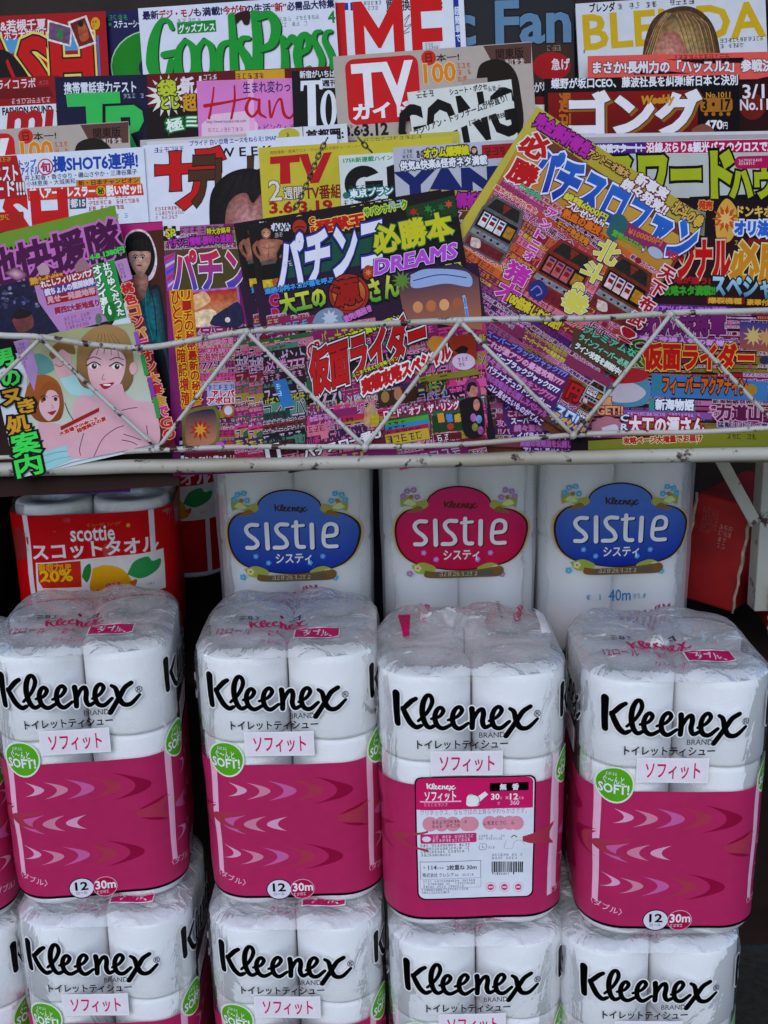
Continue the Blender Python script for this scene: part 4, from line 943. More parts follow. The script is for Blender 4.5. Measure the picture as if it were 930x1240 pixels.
m.part('cover'); m.poly([(84, 240), (104, 239), (104, 252), (84, 253)], '5a5a66'); m.text('都15', 85, 241, 103, 250, 'd0d3dc', bold=.3); m.fine(106, 236, 173, 252, 3, 'b83a48'); m.fine(140, 258, 172, 263, 1, '2a5aa8')
m.part('headline_panel'); m.poly([(-50, 192), (20, 188), (32, 238), (-50, 246)], 'b01c28'); m.text('ニスト', -8, 202, 22, 218, 'dcd4da', out=[(.6, '5a1018')], bold=.5); m.text('ード!!!', -8, 221, 30, 236, 'dcd4da', out=[(.6, '5a1018')], bold=.5); m.fine(-8, 190, 15, 196, 1, 'c8a030')
m.poly([(-50, 258), (28, 256), (30, 290), (-50, 290)], 'b02a24'); m.fine(-20, 260, 26, 266, 1, 'c8a030'); m.done()
for k, (dx, dy) in enumerate(((-3, -7), (6, -4))):
    m = Mag(('topmost white-edged magazine of the stack peeking over the TV weekly', 'white magazine sheet edge just above the red-titled TV weekly')[k], (172+dx, 176+dy), (412+dx, 163+dy), .285, YCC+.010-.005*k, ('b8b2b0', 'c8c4c4')[k]); m.fine(180+dx, 181+dy, 300, 185+dy, 1, '7a7880'); m.done()
m = Mag('white magazine with a yellow lemon and black heading, behind the yellow TV paper', (298, 158), (420, 150), .28, YCC+.003, 'cdcdd2')
m.ell(350, 163, 13, 8, 'b8b048'); m.ell(339, 166, 3, 2.5, 'b8b048'); m.fine(346, 160, 356, 166, 1, '6a6420'); m.rect(366, 154, 370, 200, '1c1a1e'); m.text('首都圏:', 371, 158, 416, 168, '1c1a1e', bold=.5); m.done()
m = Mag('white TV weekly with a red and brown katakana title over a dark-haired head', (173, 176), (408, 163), .285, YCC-.004, 'd2d2dc')
m.line('プライド 白い巨塔 エースをねらえ! SMAP', (230, 177), (335, 170), 6.5, '3c4c9c', bold=.12); m.fine(180, 178, 226, 184, 1, '4c5494'); m.text('W E E K', 264, 180, 330, 187, '26262c', bold=.3)
m.part('masthead'); m.text('ザ', 187, 184, 270, 248, 'c01c20', out=[(1.2, '3a1414')], bold=2.6, shear=.05); m.text('テ', 226, 192, 262, 246, '5a3c28', out=[(1, '241a14')], bold=2.2, shear=.08); m.text('レビ', 258, 190, 330, 244, '5a3c28', out=[(1, '241a14')], bold=2.2, shear=.08)
m.part('cover_portrait'); m.soft([(254, 290), (254, 240), (266, 218), (286, 206), (310, 205), (340, 220), (350, 290)], '120e12', '2c2226', (290, 216))
[m.stroke([(285+k*4, 208+abs(k-4)), (278+k*5, 222), (262+k*9, 246)], .8, ('3a2c2e', '0c0a0c')[k % 2]) for k in range(9)]; m.soft([(272, 290), (274, 254), (284, 238), (298, 234), (306, 246), (320, 236), (330, 290)], '9a6a64', 'c09490', (300, 268))
m.part('cover'); m.fine(187, 250, 226, 264, 3, 'b03a40'); m.done()
m = Mag('pale yellow listings magazine edge behind the yellow TV paper', (432, 166), (556, 159), .28, YCC+.006, 'b8b058'); m.fine(440, 166, 545, 170, 1, '8a8a50'); m.done()
m = Mag('yellow TV listings paper with red letters and a chain across it', (313, 179), (548, 165), .285, YCC-.008, 'c2b544')
m.line('情報番組・音楽アニメ・がんばれ日本選手ユース・シーズ', (327, 187), (442, 178), 4, 'a8441c', bold=0)
m.part('masthead'); m.poly([(327, 190), (363, 187), (363, 196), (351, 197), (352, 222), (339, 223), (339, 198), (327, 199)], 'b8202c'); m.poly([(362, 187), (373, 186), (380, 210), (392, 185), (402, 184), (386, 221), (376, 222)], 'b8202c')
m.part('cover'); m.text('2', 325, 219, 341, 242, 'd4ccc0', out=[(.8, '6a4a38')], bold=.3); m.text('週間', 343, 227, 366, 240, 'd4ccc0', out=[(.8, '6a4a38')], bold=.2); m.text('TV番組', 369, 225, 414, 239, '8a2a20', bold=.4); m.line('3.6', (327, 258), (354, 257), 13, 'a8202c', bold=.8); m.line('▸', (355, 256), (361, 256), 8, '5a2a20'); m.line('3.19', (363, 257), (402, 255), 13, 'a8202c', bold=.8); m.done()
m = Mag('white and green TV magazine with a black letter, right of the yellow paper', (410, 188), (560, 180), .28, YCC-.014, 'ccd0ce')
m.line('175R新連載ハイント', (416, 197), (482, 193), 6, '3f9a68', bold=.2); m.part('masthead'); m.ell(440, 222, 23, 22, '141414'); m.ell(442, 223, 11, 9, 'ccd0ce'); m.poly([(440, 216), (466, 206), (466, 217), (446, 222)], 'ccd0ce'); m.rect(442, 219, 464, 226, '141414'); m.poly([(468, 202), (480, 198), (480, 240), (470, 242)], '141414')
m.part('cover'); m.line('東京プラン', (424, 239), (476, 235), 10, 'd8e0e0', out=[(1.2, '2a7a7c')], bold=.4); m.ell(419, 236, 4, 4, '2a7a7c'); m.fine(416, 224, 472, 230, 1, '1c5a5c'); m.fine(416, 241, 474, 247, 1, '3a3a40'); m.done()
m = Mag('grey youth weekly with dark blue letters and a yellow headline', (476, 178), (648, 168), .28, YCC-.018, 'b4b4be')
m.line('あの', (505, 191), (514, 190), 9, '1c1c1c', bold=.3); m.fine(487, 180, 504, 191, 2, '3a3420'); m.line('オウム爆弾娘', (514, 191), (568, 187), 11, 'ccc42c', out=[(1, '20200c')], bold=.6); m.rect(583, 176, 632, 190, 'a81c2c'); m.fine(586, 178, 630, 188, 1, '5a1018'); m.face(574, 182, 3.6)
m.part('cover'); m.line('供気&快楽&怪奇ネタ満載', (485, 206), (590, 199), 11, 'd6d6dc', out=[(1, '33333e')], bold=.4); m.poly([(478, 240), (570, 232), (570, 300), (478, 300)], '5a2a6a'); m.poly([(478, 240), (570, 234), (570, 238), (478, 244)], 'c8b42c'); m.fine(480, 243, 565, 262, 2, 'b03a80')
m.part('masthead'); m.line('YAN', (486, 238), (600, 232), 28, '1f3070', bold=3.2); m.done()
for k in range(2):
    m = Mag(('white sheet edge of the stack above the crossword magazine', 'second white sheet edge lying over the crossword magazine stack')[k], (660-k*6, 163+4*k), (960, 158+4*k), .285, YCC+.008-.006*k, ('c6c2c4', 'aaa4a6')[k]); m.done()
m = Mag('crossword puzzle magazine with a yellow-green katakana title, at the right', (645, 176), (960, 166), .285, YCC-.008, 'cccad0')
m.poly([(646, 176), (782, 172), (782, 186), (646, 189)], '5a2c8a'); m.poly([(782, 172), (960, 167), (960, 183), (782, 186)], 'b41c58'); m.line('新連載スタート!', (718, 186), (777, 184), 10, 'd8d2de', bold=.4); m.line('沿線ぶらり&観光バスのクロスで旅気分', (783, 185), (960, 182), 12, 'dcd6de', bold=.4)
m.poly([(646, 190), (960, 183), (960, 240), (702, 246)], 'b6b8b4'); m.poly([(836, 238), (960, 232), (960, 280), (790, 290)], '121012')
m.part('masthead'); m.text('クロスワード', 652, 190, 887, 236, 'a8b02c', out=[(2.6, '18180c')], bold=3); m.text('ハウス', 886, 205, 966, 236, 'a8b02c', out=[(2.2, '18180c')], bold=2.2)
m.part('cover'); m.rect(890, 189, 960, 202, 'b01c60', r=.006); m.fine(895, 192, 925, 199, 2, 'dcd6de'); m.done()
# ---------------------------------------------------------------- front row, behind the wire rail
def tail(label, TL, TR, Y, cols, **k):
    m = Mag(label, TL, TR, .275, Y, cols[0], lean=14, **k); return m
m = Mag('violet magazine lying low behind the hot spring manga cover', (-120, 330), (150, 322), .245, YD+.010, '5a2070', lean=14)
m.busy(-110, 470, 148, 548, ['7a2a90', '4a1a60', 'a03070', 'c06a30', '3a2a6a'], 5, 12); m.done()
m = Mag('magazine with a black-haired young woman on pink and teal, beside the manga cover', (-35, 283), (197, 268), .285, YD+.004, '3c2018', lean=14)
m.poly([(120, 274), (197, 269), (197, 300), (120, 310)], 'b82c7c'); m.poly([(178, 280), (197, 278), (206, 380), (186, 380)], '5a2c1c')
m.part('cover_portrait'); g_ = lambda x, y: (x/4.326, 245+y/4.326)
m.blob([g_(*p) for p in ((650, 300), (655, 190), (700, 145), (760, 150), (800, 200), (822, 280), (815, 360), (780, 410), (700, 400))], 'd6c8cc'); m.blob([g_(*p) for p in ((655, 300), (660, 195), (705, 155), (758, 162), (795, 210), (812, 285), (800, 350), (765, 395), (690, 380))], '120e12')
m.soft([g_(*p) for p in ((690, 390), (770, 380), (780, 440), (840, 450), (880, 760), (900, 1000), (640, 1000), (680, 520))], '0e2430', '348a94', g_(785, 600)); m.stroke([g_(790, 460), g_(810, 560), g_(820, 700)], 1, '123040'); m.stroke([g_(760, 480), g_(770, 600), g_(800, 720)], 1.2, '4aa0a8'); m.soft([g_(*p) for p in ((700, 380), (760, 375), (775, 430), (740, 520), (705, 430))], 'a07468', 'c09488', g_(738, 430))
m.soft([g_(*p) for p in ((672, 250), (700, 225), (770, 232), (790, 270), (785, 320), (755, 375), (735, 390), (710, 370), (680, 310))], 'b48a7c', 'd8b0a4', g_(728, 300)); m.blob([g_(*p) for p in ((664, 285), (680, 215), (740, 195), (790, 215), (802, 285), (786, 262), (770, 256), (735, 258), (700, 256), (678, 264))], '120e12')
m.features(g_(730, 292)[0], g_(730, 292)[1], 13.5, lip='a02c34', dx=0)
[m.stroke([g_(690+k*9, 165+abs(k-5)*3), g_(682+k*11, 210), g_(680+k*11, 246)], .7, ('2c2226', '080608')[k % 2]) for k in range(11)]
m.part('cover'); m.blob([(176, 430), (196, 420), (206, 470), (214, 540), (180, 540)], '101a28'); m.done()
m = Mag('pachinko guide with a red and blue gradient title and yellow side columns', (197, 274), (432, 264), .268, YD-.001, '8a2474', lean=14)
h = lambda x, y: (190+x/6.643, 255+y/6.643); k_ = lambda x, y: (190+x/6.643, 400+y/6.643)
m.busy(198, 274, 430, 300, ['6a2a6a', '8a8a40', '5a5a80', 'a06a90', '7a2040'], 11, 9); m.busy(236, 393, 430, 470, ['b83a8a', '8a2a5a', 'c85a90', '6a2450', '9a8a3a', 'b02c48'], 12, 10); m.busy(262, 490, 430, 545, ['a82a6a', '6a1a4a', 'c86090', 'b02a3a', '5a3a7a', '9a8a3a'], 13, 9)
for i in range(4):
    for j in range(3):
        m.rect(197.5+i*5, 273+j*6, 202.5+i*5, 279+j*6, 'd0ccd0' if (i+j) % 2 else '141014')
m.text('SP', 200, 277, 212, 286, 'c8c030', out=[(.6, '2a2a10')], bold=.4); m.text('特大攻略号', 250, 276, 279, 283, 'c8c030', out=[(.8, '2a1018')], bold=.2); m.line('パチンコ情報 勝利の法則!', (202, 299), (282, 293), 10, 'b838b0', out=[(.9, '2c0c2c')], bold=.4)
m.poly([(200, 304), (430, 296), (430, 352), (206, 352)], '5a5228'); m.poly([(198, 310), (212, 305), (208, 352), (202, 352)], '9a5ab0')
for i in range(5): m.poly([(199+i, 312+i*8), (211, 306+i*8), (211, 309+i*8), (199+i, 316+i*8)], ('c03060', 'd0b0c8', '4a5ac0')[i % 3])
m.part('masthead'); m.text('パチンコ', 209, 305, 330, 347, 'x', out=[(1.6, '6a3a28'), (1.0, 'dcd6d8')], bold=1.6, grad=('c82424', '1c50b0'), shear=-.02)
m.part('cover_photo'); m.poly([h(250, 640), h(655, 610), h(690, 925), h(280, 945)], 'b07ac0'); m.poly([h(265, 660), h(640, 625), h(680, 915), h(290, 935)], 'c86a34', grad=('b02418', 'd0a878'))
m.blob([h(290, 680), h(380, 650), h(430, 720), h(370, 770), h(300, 790)], 'd8b48a'); m.blob([h(290, 820), h(420, 790), h(480, 830), h(430, 920), h(300, 925)], 'dcc8a8'); m.blob([h(450, 850), h(560, 780), h(660, 740), h(680, 920), h(440, 920)], '2c3054'); m.ell(*h(568, 878), 3.2, 3.2, 'd8d0c0')
m.part('side_column'); m.poly([(204, 352), (233, 350), (240, 430), (244, 490), (220, 496)], 'c8862c')
m.line('コ', (208, 353), (215, 352), 1, 'c8862c'); 
for t, xa, xb, y0, y1 in (('ひとつも暗記増殖', 207, 221, 352, 492), ('リーチの秘密最新の秘技', 219, 235, 352, 486)):
    n = len(t)
    for i, ch in enumerate(t):
        x = xa+(xb-xa)*i/n; y = y0+(y1-y0)*i/n; m.text(ch, x, y, x+11, y+(y1-y0)/n-1, 'b01c1c', out=[(.7, 'd8c030')], bold=.4)
m.part('cover'); m.poly([k_(400, 430), k_(730, 405), k_(735, 580), k_(410, 610)], 'a8a4bc'); m.fine(*k_(410, 435), *k_(720, 480), 1, '3a4a9a'); m.text('アレパチ', *k_(440, 485), *k_(685, 535), 'c01c28', out=[(.6, 'e0dce4')], bold=.5); m.text('アポロ1号', *k_(410, 540), *k_(690, 582), 'c01c28', out=[(.6, 'e0dce4')], bold=.5)
m.blob([k_(200, 720), k_(240, 650), k_(400, 610), k_(490, 640), k_(500, 860), k_(430, 940), k_(230, 950)], '7a7a34'); m.blob([k_(225, 730), k_(260, 670), k_(400, 635), k_(470, 660), k_(480, 850), k_(420, 920), k_(250, 930)], '9a4a34', grad=('2a2c50', 'c08a6a')); m.burst(*k_(350, 800), 7, 14, 10, 'b82c24'); m.burst(*k_(350, 800), 4, 9, 8, 'd0a040')
m.ell(*k_(575, 645), 7.5, 8, 'b87830'); m.ell(*k_(575, 645), 5, 5.5, 'c8c4d8'); m.blob([k_(650, 640), k_(720, 620), k_(740, 760), k_(660, 780)], '7a2a4a')
for i, c in enumerate(('c05ab8', 'c04028', '9a40a8', 'b02a88')): m.ell(*k_(510+i*75, 920), 5.2, 4, c)
m.rect(*k_(205, 990), *k_(790, 1080), '6a1420'); m.text('狙いリーチで全セグ熱スポットはこのライン', *k_(225, 1020), *k_(780, 1062), 'dcd6d8', bold=.3)
for i in range(7): m.rect(*k_(180+i*3, 860+i*30), *k_(205+i*3, 890+i*30), 'd8d4d8' if i % 2 else '141014')
m.done()
def dreams(label, off, Y):
    m = Mag(label, (299, 272), (550, 230), .268, Y, '241426', lean=14, off=off)
    f5 = lambda x, y: (290+x/5.47, 230+y/5.47); f6 = lambda x, y: (420+x/5.17, 390+y/5.17); f0 = lambda x, y: (270+x/2.818, 230+y/2.818)
    m.poly([f0(240, 180), f0(540, 130), f0(545, 290), f0(210, 320)], '1e5a50'); m.poly([f0(100, 320), f0(560, 240), f0(870, 250), f0(900, 460), f0(130, 470)], '3a1a40'); m.poly([f0(620, 60), f0(790, 20), f0(800, 90), f0(640, 130)], '2a4a28')
    for x, y, c in ((650, 75, 'b03028'), (700, 65, '3a8a40'), (745, 60, '2a7040'), (770, 50, 'c05a48'), (665, 95, 'c05a30'), (720, 80, '5aa050')): m.burst(*f0(x, y), 2.5, 5.5, 6, c)
    m.busy(300, 398, 590, 555, BUSY, 21, 10)
    # portrait of a bare-chested man, a pale red ring beside it
    m.part('cover_portrait'); P = lambda *q: [f5(*p) for p in q]
    m.poly(P((55, 245), (330, 190), (340, 320), (290, 420), (310, 640), (150, 660)), '1c0e12'); m.stroke([f5(118, 345), f5(95, 375), f5(110, 420), f5(145, 460)], [4.5, 4.2, 3.6, 3], '9a6650'); m.stroke([f5(262, 340), f5(322, 360), f5(318, 400), f5(270, 440)], [5, 4.4, 3.6, 3], '9a6650'); m.soft(P((110, 350), (150, 322), (200, 322), (260, 328), (270, 365), (245, 420), (240, 470), (140, 478), (135, 420)), '986450', 'c08e76', f5(185, 375))
    m.soft([(f5(175, 280)[0]+5.8*math.cos(a), f5(175, 280)[1]+7.4*math.sin(a)) for a in (0, .8, 1.57, 2.3, 3.14, 3.9, 4.7, 5.5)], 'a87460', 'cc9a80', f5(178, 282)); m.blob(P((140, 270), (150, 240), (180, 232), (206, 245), (210, 268), (175, 250)), '20120e'); m.stroke([f5(160, 282), f5(166, 280)], .7, '2a1814'); m.stroke([f5(184, 280), f5(190, 281)], .7, '2a1814'); m.stroke([f5(162, 300), f5(175, 306), f5(188, 300)], .8, 'd8c8c0')
    m.stroke([f5(195, 365), f5(190, 420), f5(188, 460)], .7, '8a5a48'); m.stroke([f5(150, 375), f5(190, 385), f5(235, 372)], .6, '8a5a48'); m.poly(P((140, 475), (245, 465), (290, 590), (150, 600)), '0e0c10'); m.rect(*f5(140, 468), *f5(242, 482), '6a6258')
    m.poly(P((150, 595), (215, 588), (222, 640), (158, 650)), 'c8b030'); m.poly(P((215, 588), (300, 570), (308, 620), (222, 640)), 'b86a28')
    m.part('cover')
    for i in range(3): m.burst(*f5(235+i*38, 245), 4.2, 5.6, 8, 'ccc8d0')
    m.text('AAA', *f5(222, 232), *f5(335, 258), '3a3440', bold=.2); m.fine(*f5(230, 280), *f5(330, 305), 1, 'b8b0b8'); m.ell(*f5(398, 246), 9.5, 10.3, '2c0c0c'); m.ell(*f5(398, 246), 8.6, 9.4, 'a83a28'); m.stroke([f5(365, 250), f5(398, 240), f5(432, 250)], 1.4, '4a1810')
    m.vtext('CR', *f5(460, 185), *f5(512, 285), 'b82020', out=[(.8, 'd8b860')], bold=.5); m.line('猛獣王', f5(520, 285), f5(832, 228), 14, 'b81c1c', out=[(1.1, 'd8b860')], bold=1); m.line('サバンナパーク', (442, 262), (493, 252), 9, '4a9a40', out=[(.9, 'c8c850')], bold=.5); m.fine(470, 243, 496, 251, 1, 'a8b8c8')
    m.part('masthead'); m.line('パチンコ', (338, 352), (462, 322), 60, 'd4d2dc', out=[(2.6, '101018'), (1.5, '3a3a9a')], bold=2.2, shear=.22)
    m.line('必勝本', (456, 308), (550, 288), 32, 'c2bc30', out=[(2.2, '1c2c18'), (.9, '2a7a48')], bold=1.3); m.line('DREAMS', (454, 333), (552, 312), 17, 'b058c0', out=[(1.4, '2a1040'), (.6, 'd8c8e0')], bold=1.0, shear=.25)
    m.part('cover'); m.poly([(532, 318), (562, 313), (566, 338), (536, 342)], '1c1420'); m.line('4月号', (534, 333), (560, 329), 11, 'c8c040', bold=.6); m.poly([(534, 336), (562, 332), (563, 338), (535, 342)], '8a1420'); m.ell(446, 330, 6.5, 9, 'a8441c'); m.burst(446, 330, 2, 5, 7, 'd08a50')
    m.fine(*f5(285, 470), *f5(430, 492), 1, 'c8c4d0'); m.line('連続小判ネコが福を呼ぶ', f5(170, 690), f5(625, 610), 7, '4a9ad0', out=[(.6, '10204a')], bold=.3)
    m.vtext('CR', *f5(200, 700), *f5(275, 850), 'a81c30', out=[(1.1, 'b05ab0')], bold=1.0); m.line('大工の', f5(285, 825), f5(578, 765), 24, 'c6c850', out=[(1.5, '14200c')], bold=1.0, grad=('d0cc50', '4a9a3c')); m.line('さん', (449, 366), (485, 357), 26, 'b8c860', out=[(1.6, '14200c')], bold=1.0, grad=('d0cc60', '4a9a3c'))
    m.part('round_emblem'); m.ell(422.5, 356, 25.5, 25.5, '1c0e14'); m.ell(422.5, 356, 24, 24, 'a8302c'); m.ell(422.5, 356, 21, 21, '2c1010'); m.ell(422.5, 356, 20, 20, 'b8602c', grad=('c0863a', 'a8281c')); m.line('源', (407, 371), (437, 366), 30, 'a02018', out=[(1.3, '301008')], bold=1.2)
    m.part('cover'); m.busy(322, 382, 400, 397, ['c05a8a', '8a2a5a', 'c83a3a', '8a8aa0', '5aa0c0'], 31, 8); m.blob([f5(480, 880), f5(520, 810), f5(600, 780), f5(680, 810), f5(700, 890), f5(600, 920)], '8090a4'); m.burst(*f5(600, 850), 6, 11, 9, 'b8bcc8'); m.line('激突!福招き', f5(700, 880), f5(880, 800), 8, 'c078b8', out=[(.7, '4a1a4a')], bold=.4)
    m.poly([f0(590, 290), f0(800, 250), f0(872, 300), f0(886, 480), f0(620, 440)], '7a3a28', grad=('2a2c58', 'b07858'))
    m.blob([f0(640, 290), f0(700, 270), f0(830, 280), f0(845, 330), f0(760, 320), f0(650, 335)], '9aa8c8'); m.stroke([f0(650, 310), f0(740, 290), f0(830, 300)], 1.2, '3a4a8a')
    for i in range(4): m.ell(*f0(665+i*45, 400-i*4), 6, 7, ('c89068', 'b87850', 'd0a078', 'a86848')[i])
    m.burst(*f0(610, 310), 6, 13, 11, '6a8a3a'); m.vtext('激闘', *f0(818, 365), *f0(840, 440), '5a8ac0', out=[(.5, 'c8c8d8')], bold=.3)
    m.line('期待度の高い新発表!!', f0(400, 525), f0(612, 445), 8, 'c8c838', out=[(.9, '28280c')], bold=.5)
    m.busy(318, 420, 372, 548, ['1c2a30', '2a4a48', '3a1a2a', '5a8a78', '7a2a30', '101418'], 33, 11); m.poly([(330, 462), (346, 458), (356, 490), (342, 494)], '3a7ab0'); m.fine(334, 464, 350, 488, 3, 'b8d8e8')
    m.part('red_headline'); m.line('CR', (374, 434), (390, 426), 14, 'c01820', out=[(1.2, 'd8d0d4')], bold=.6, shear=.3); m.line('仮面ライダー', (378, 478), (516, 428), 50, 'b8161e', out=[(3.0, '18080c'), (1.9, 'dcd4d8'), (.8, '30080c')], bold=1.7, shear=.28)
    m.line('実戦攻略スペシャル', (440, 478), (546, 434), 17, 'b8161e', out=[(2.4, '18080c'), (1.6, 'dcd4d8')], bold=1.1, shear=.25); m.line('ここまで見えた!攻略ライン', f0(445, 640), f0(600, 580), 5, 'c8c838', out=[(.5, '28180c')], bold=.15)
    m.part('cover'); m.blob([f6(500, 140), f6(540, 90), f6(620, 110), f6(600, 170), (f6(540, 190))], 'c08a34'); m.poly([f6(620, 100), f6(800, 70), f6(815, 230), f6(690, 290), f6(660, 180)], 'a03c1c'); m.blob([f6(670, 180), f6(720, 150), f6(760, 170), f6(720, 210)], '2a1a18'); m.ell(*f6(730, 250), 14, 10, 'ccb8cc'); m.fine(*f6(690, 225), *f6(770, 275), 2, '5a2460')
    m.poly([f6(440, 350), f6(820, 290), f6(825, 330), f6(450, 385)], '8a8430'); m.fine(*f6(450, 345), *f6(800, 375), 1, '4a4a18'); 
    for i, c in enumerate(('4a9a4a', 'a86a50', '6aa0c0', '9a4068')): m.fine(*f6(450, 395+i*25), *f6(690, 420+i*25), 1, c)
    m.poly([f6(190, 440), f6(435, 400), f6(440, 490), f6(200, 540)], '4a2c1c'); m.ell(*f6(240, 470), 5, 7, '9a7a50'); m.ell(*f6(320, 450), 5, 8, 'a87a5a')
    m.line('ロード・オブ・ザ・リング', f6(235, 605), f6(705, 545), 10, 'd8ccd4', out=[(1.2, 'a01c50')], bold=.3); m.poly([f6(530, 590), f6(725, 560), f6(725, 680), f6(540, 695)], '2a4a2c'); 
    for i, (ch, c) in enumerate((('一', 'c89040'), ('徳', '5a8ac0'), ('感', 'c8a040'))): m.text(ch, *f6(565+i*52, 580), *f6(612+i*52, 622), c, bold=.4)
    m.ell(*f6(648, 655), 4, 4, 'b8402c'); m.poly([f6(230, 610), f6(525, 580), f6(530, 720), f6(235, 740)], '6a3a4a')
    for i, c in enumerate(('5aa040', '3a8ab0', 'a82a50', 'b8a040')): m.rect(*f6(238, 625+i*28), *f6(520, 648+i*28), c); m.fine(*f6(245, 628+i*28), *f6(515, 646+i*28), 1, '2c1c2c')
    m.poly([f6(540, 705), f6(715, 690), f6(718, 730), f6(545, 742)], '6a1424'); m.fine(*f6(560, 705), *f6(710, 732), 1, 'd8d0d4')
    m.part('cover_model'); m.blob([f6(735, 440), f6(750, 370), f6(790, 350), f6(825, 390), f6(830, 460), (f6(770, 500))], '8a3a7a'); m.ell(*f6(785, 430), 6.5, 9, 'b88474'); m.blob([f6(745, 430), f6(760, 385), f6(800, 380), f6(812, 410), f6(780, 400), f6(765, 440)], '2a1420'); m.blob([f6(700, 500), f6(760, 475), f6(840, 490), f6(855, 700), f6(740, 710)], '1c1420'); m.ell(*f6(810, 520), 4, 7, 'b88474')
    for x, y, c in ((790, 600, 'b070a8'), (825, 610, '7a9ac0'), (800, 660, '8a8a30'), (835, 680, 'a05a98')): m.ell(*f6(x, y), 3.6, 5, c)
    m.part('cover_model#2'); m.blob([f6(110, 560), f6(150, 500), f6(190, 560), f6(200, 640), f6(150, 660), f6(110, 640)], 'b8967a'); m.blob([f6(140, 590), f6(200, 580), f6(190, 650), f6(150, 640)], 'b0a030')
    m.part('cover'); m.line('パチスロ一番U', (370, 556), (462, 530), 11, 'd8d4d8', out=[(1, '141014')], bold=.6)
    m.poly([(320, 540), (338, 536), (342, 558), (324, 562)], 'd4d0d4'); m.rect(326, 543, 337, 556, '3a1a24'); return m.done()
dreams('tilted black pachinko magazine with white title and red emblem, in front of its twin', (0, 0), YD-.012)
dreams('twin of the black pachinko magazine, only its left margin showing', (-16, -1), YD-.005)
def slot(label, Y, off=(0, 0)):
    m = Mag(label, (650, 129), (855, 263), .284, Y, '7a4a30', lean=14, off=off)
    f = lambda x, y: (560+x/3.1, 130+y/3.1); q = lambda x, y: (540+x/3.875, 300+y/3.875); t = lambda x, y: (540+x/2.818, 120+y/2.818)
    L = m.line
    m.poly([(650, 129), (855, 263), (842, 284), (637, 150)], 'b0a040'); m.poly([(650, 129), (664, 138), (482, 420), (466, 412)], 'b8ac50')
    m.poly([(634, 165), (830, 290), (770, 395), (575, 268)], '8a5a28', grad=('c09a48', '9a4a2c')); m.poly([(575, 268), (770, 395), (700, 500), (500, 380)], '8a3428')
    keep = m.px; m.px = lambda a, b: (a, m.H-b)
    sz = .0105
    x0, x1 = -m.W/2+.012, m.W/2-.004
    m.busy_m(x0, .075, x1, .19, ['a8443c', '8a2840', 'c06a38', '7a3050', 'c8883c', 'a84a78', 'b05040', 'c87a90'], 51, sz); m.busy_m(x0, .19, x1, m.H-.006, ['5a2c70', '8a3a60', '6a4a3a', 'a05a80', '4a2a5a', '8a7038'], 52, sz*.9); m.px = keep
    m.part('masthead'); L('完全解析報告!', (645, 152), (712, 193), 18, 'b434a4', out=[(1.2, '3a1038')], bold=.9); L('パチスロファン', (636, 223), (827, 320), 52, 'x', out=[(2.5, '2a2a70'), (1.7, 'd6d2dc')], bold=2.4, grad=('3a7ac0', '28309a'))
    for ch, x, y in (('必', 627, 184), ('勝', 613, 217)): L(ch, (x, y-2), (x+29, y+13), 28, 'b81c22', out=[(1.4, 'd8d0cc')], bold=1.4)
    m.part('cover'); L('アントニオ猪木', (711, 188), (759, 216), 9, 'c8a468', out=[(.8, '2a1a18')], bold=.4); L('新事実', (768, 221), (804, 243), 14, 'd8d2d4', out=[(1, '7a2038')], bold=.6); L('続々発覚!!', (751, 226), (804, 261), 13, 'd8d2d4', out=[(1, '7a2038')], bold=.6); L('北斗の拳', (812, 255), (846, 277), 15, 'c8a850', out=[(1, '4a2a48')], bold=.6)
    L('総額6000円', (682, 240), (733, 268), 9, 'c8c050', out=[(.8, '2a4a1c')], bold=.4); L('プレゼント!!', (685, 250), (728, 277), 9, 'd8d0d0', out=[(.8, '8a2420')], bold=.4)
    m.poly([f(615, 425), f(770, 510), f(745, 565), f(590, 480)], '8a3a6a'); L('¥100000円', f(620, 475), f(745, 520), 8, 'c87838', bold=.3); m.blob([f(540, 470), f(570, 400), f(610, 410), f(620, 450), f(570, 500)], '3a6a70'); L('驚愕のスロット', f(560, 478), f(690, 545), 7, '6aa83c', bold=.4); m.ell(*f(725, 545), 10, 6, 'a8b0c0', rot=33)
    L('出玉攻略', f(210, 300), f(290, 348), 6, '5aa880', bold=.4); L('猪木バイブル完全', f(118, 305), f(275, 400), 6, 'c04a58', out=[(.5, 'd8c8c0')], bold=.3)
    def machine(o, a, b, body, reel):
        """a slot machine pictured on the cover: o top-left, a along its width, b down its front"""
        g2 = lambda u, v: (o[0]+a[0]*u+b[0]*v, o[1]+a[1]*u+b[1]*v)
        m.part('slot_picture'); m.poly([g2(.12, 0), g2(.88, 0), g2(1, .28), g2(1, 1), g2(0, 1), g2(0, .28)], body); m.poly([g2(.2, .04), g2(.8, .04), g2(.9, .24), g2(.1, .24)], '33302c'); m.poly([g2(.4, .06), g2(.6, .06), g2(.5, .22)], '8a3a28')
        m.poly([g2(.05, .3), g2(.95, .3), g2(.95, .62), g2(.05, .62)], '181418'); 
        for i in range(3): m.poly([g2(.1+i*.2, .33), g2(.27+i*.2, .33), g2(.27+i*.2, .58), g2(.1+i*.2, .58)], reel); m.poly([g2(.13+i*.2, .42), g2(.24+i*.2, .42), g2(.24+i*.2, .49), g2(.13+i*.2, .49)], '8a2028'); m.poly([g2(.13+i*.2, .35), g2(.24+i*.2, .35), g2(.24+i*.2, .39), g2(.13+i*.2, .39)], '2a3a7a')
        m.poly([g2(.72, .36), g2(.92, .36), g2(.92, .56), g2(.72, .56)], 'b08428')
        m.poly([g2(.04, .66), g2(.96, .66), g2(.98, .76), g2(.02, .76)], '8a8a90')
        for i in range(4): m.ell(*g2(.2+i*.17, .71), 1.7, 1.5, '201c20')
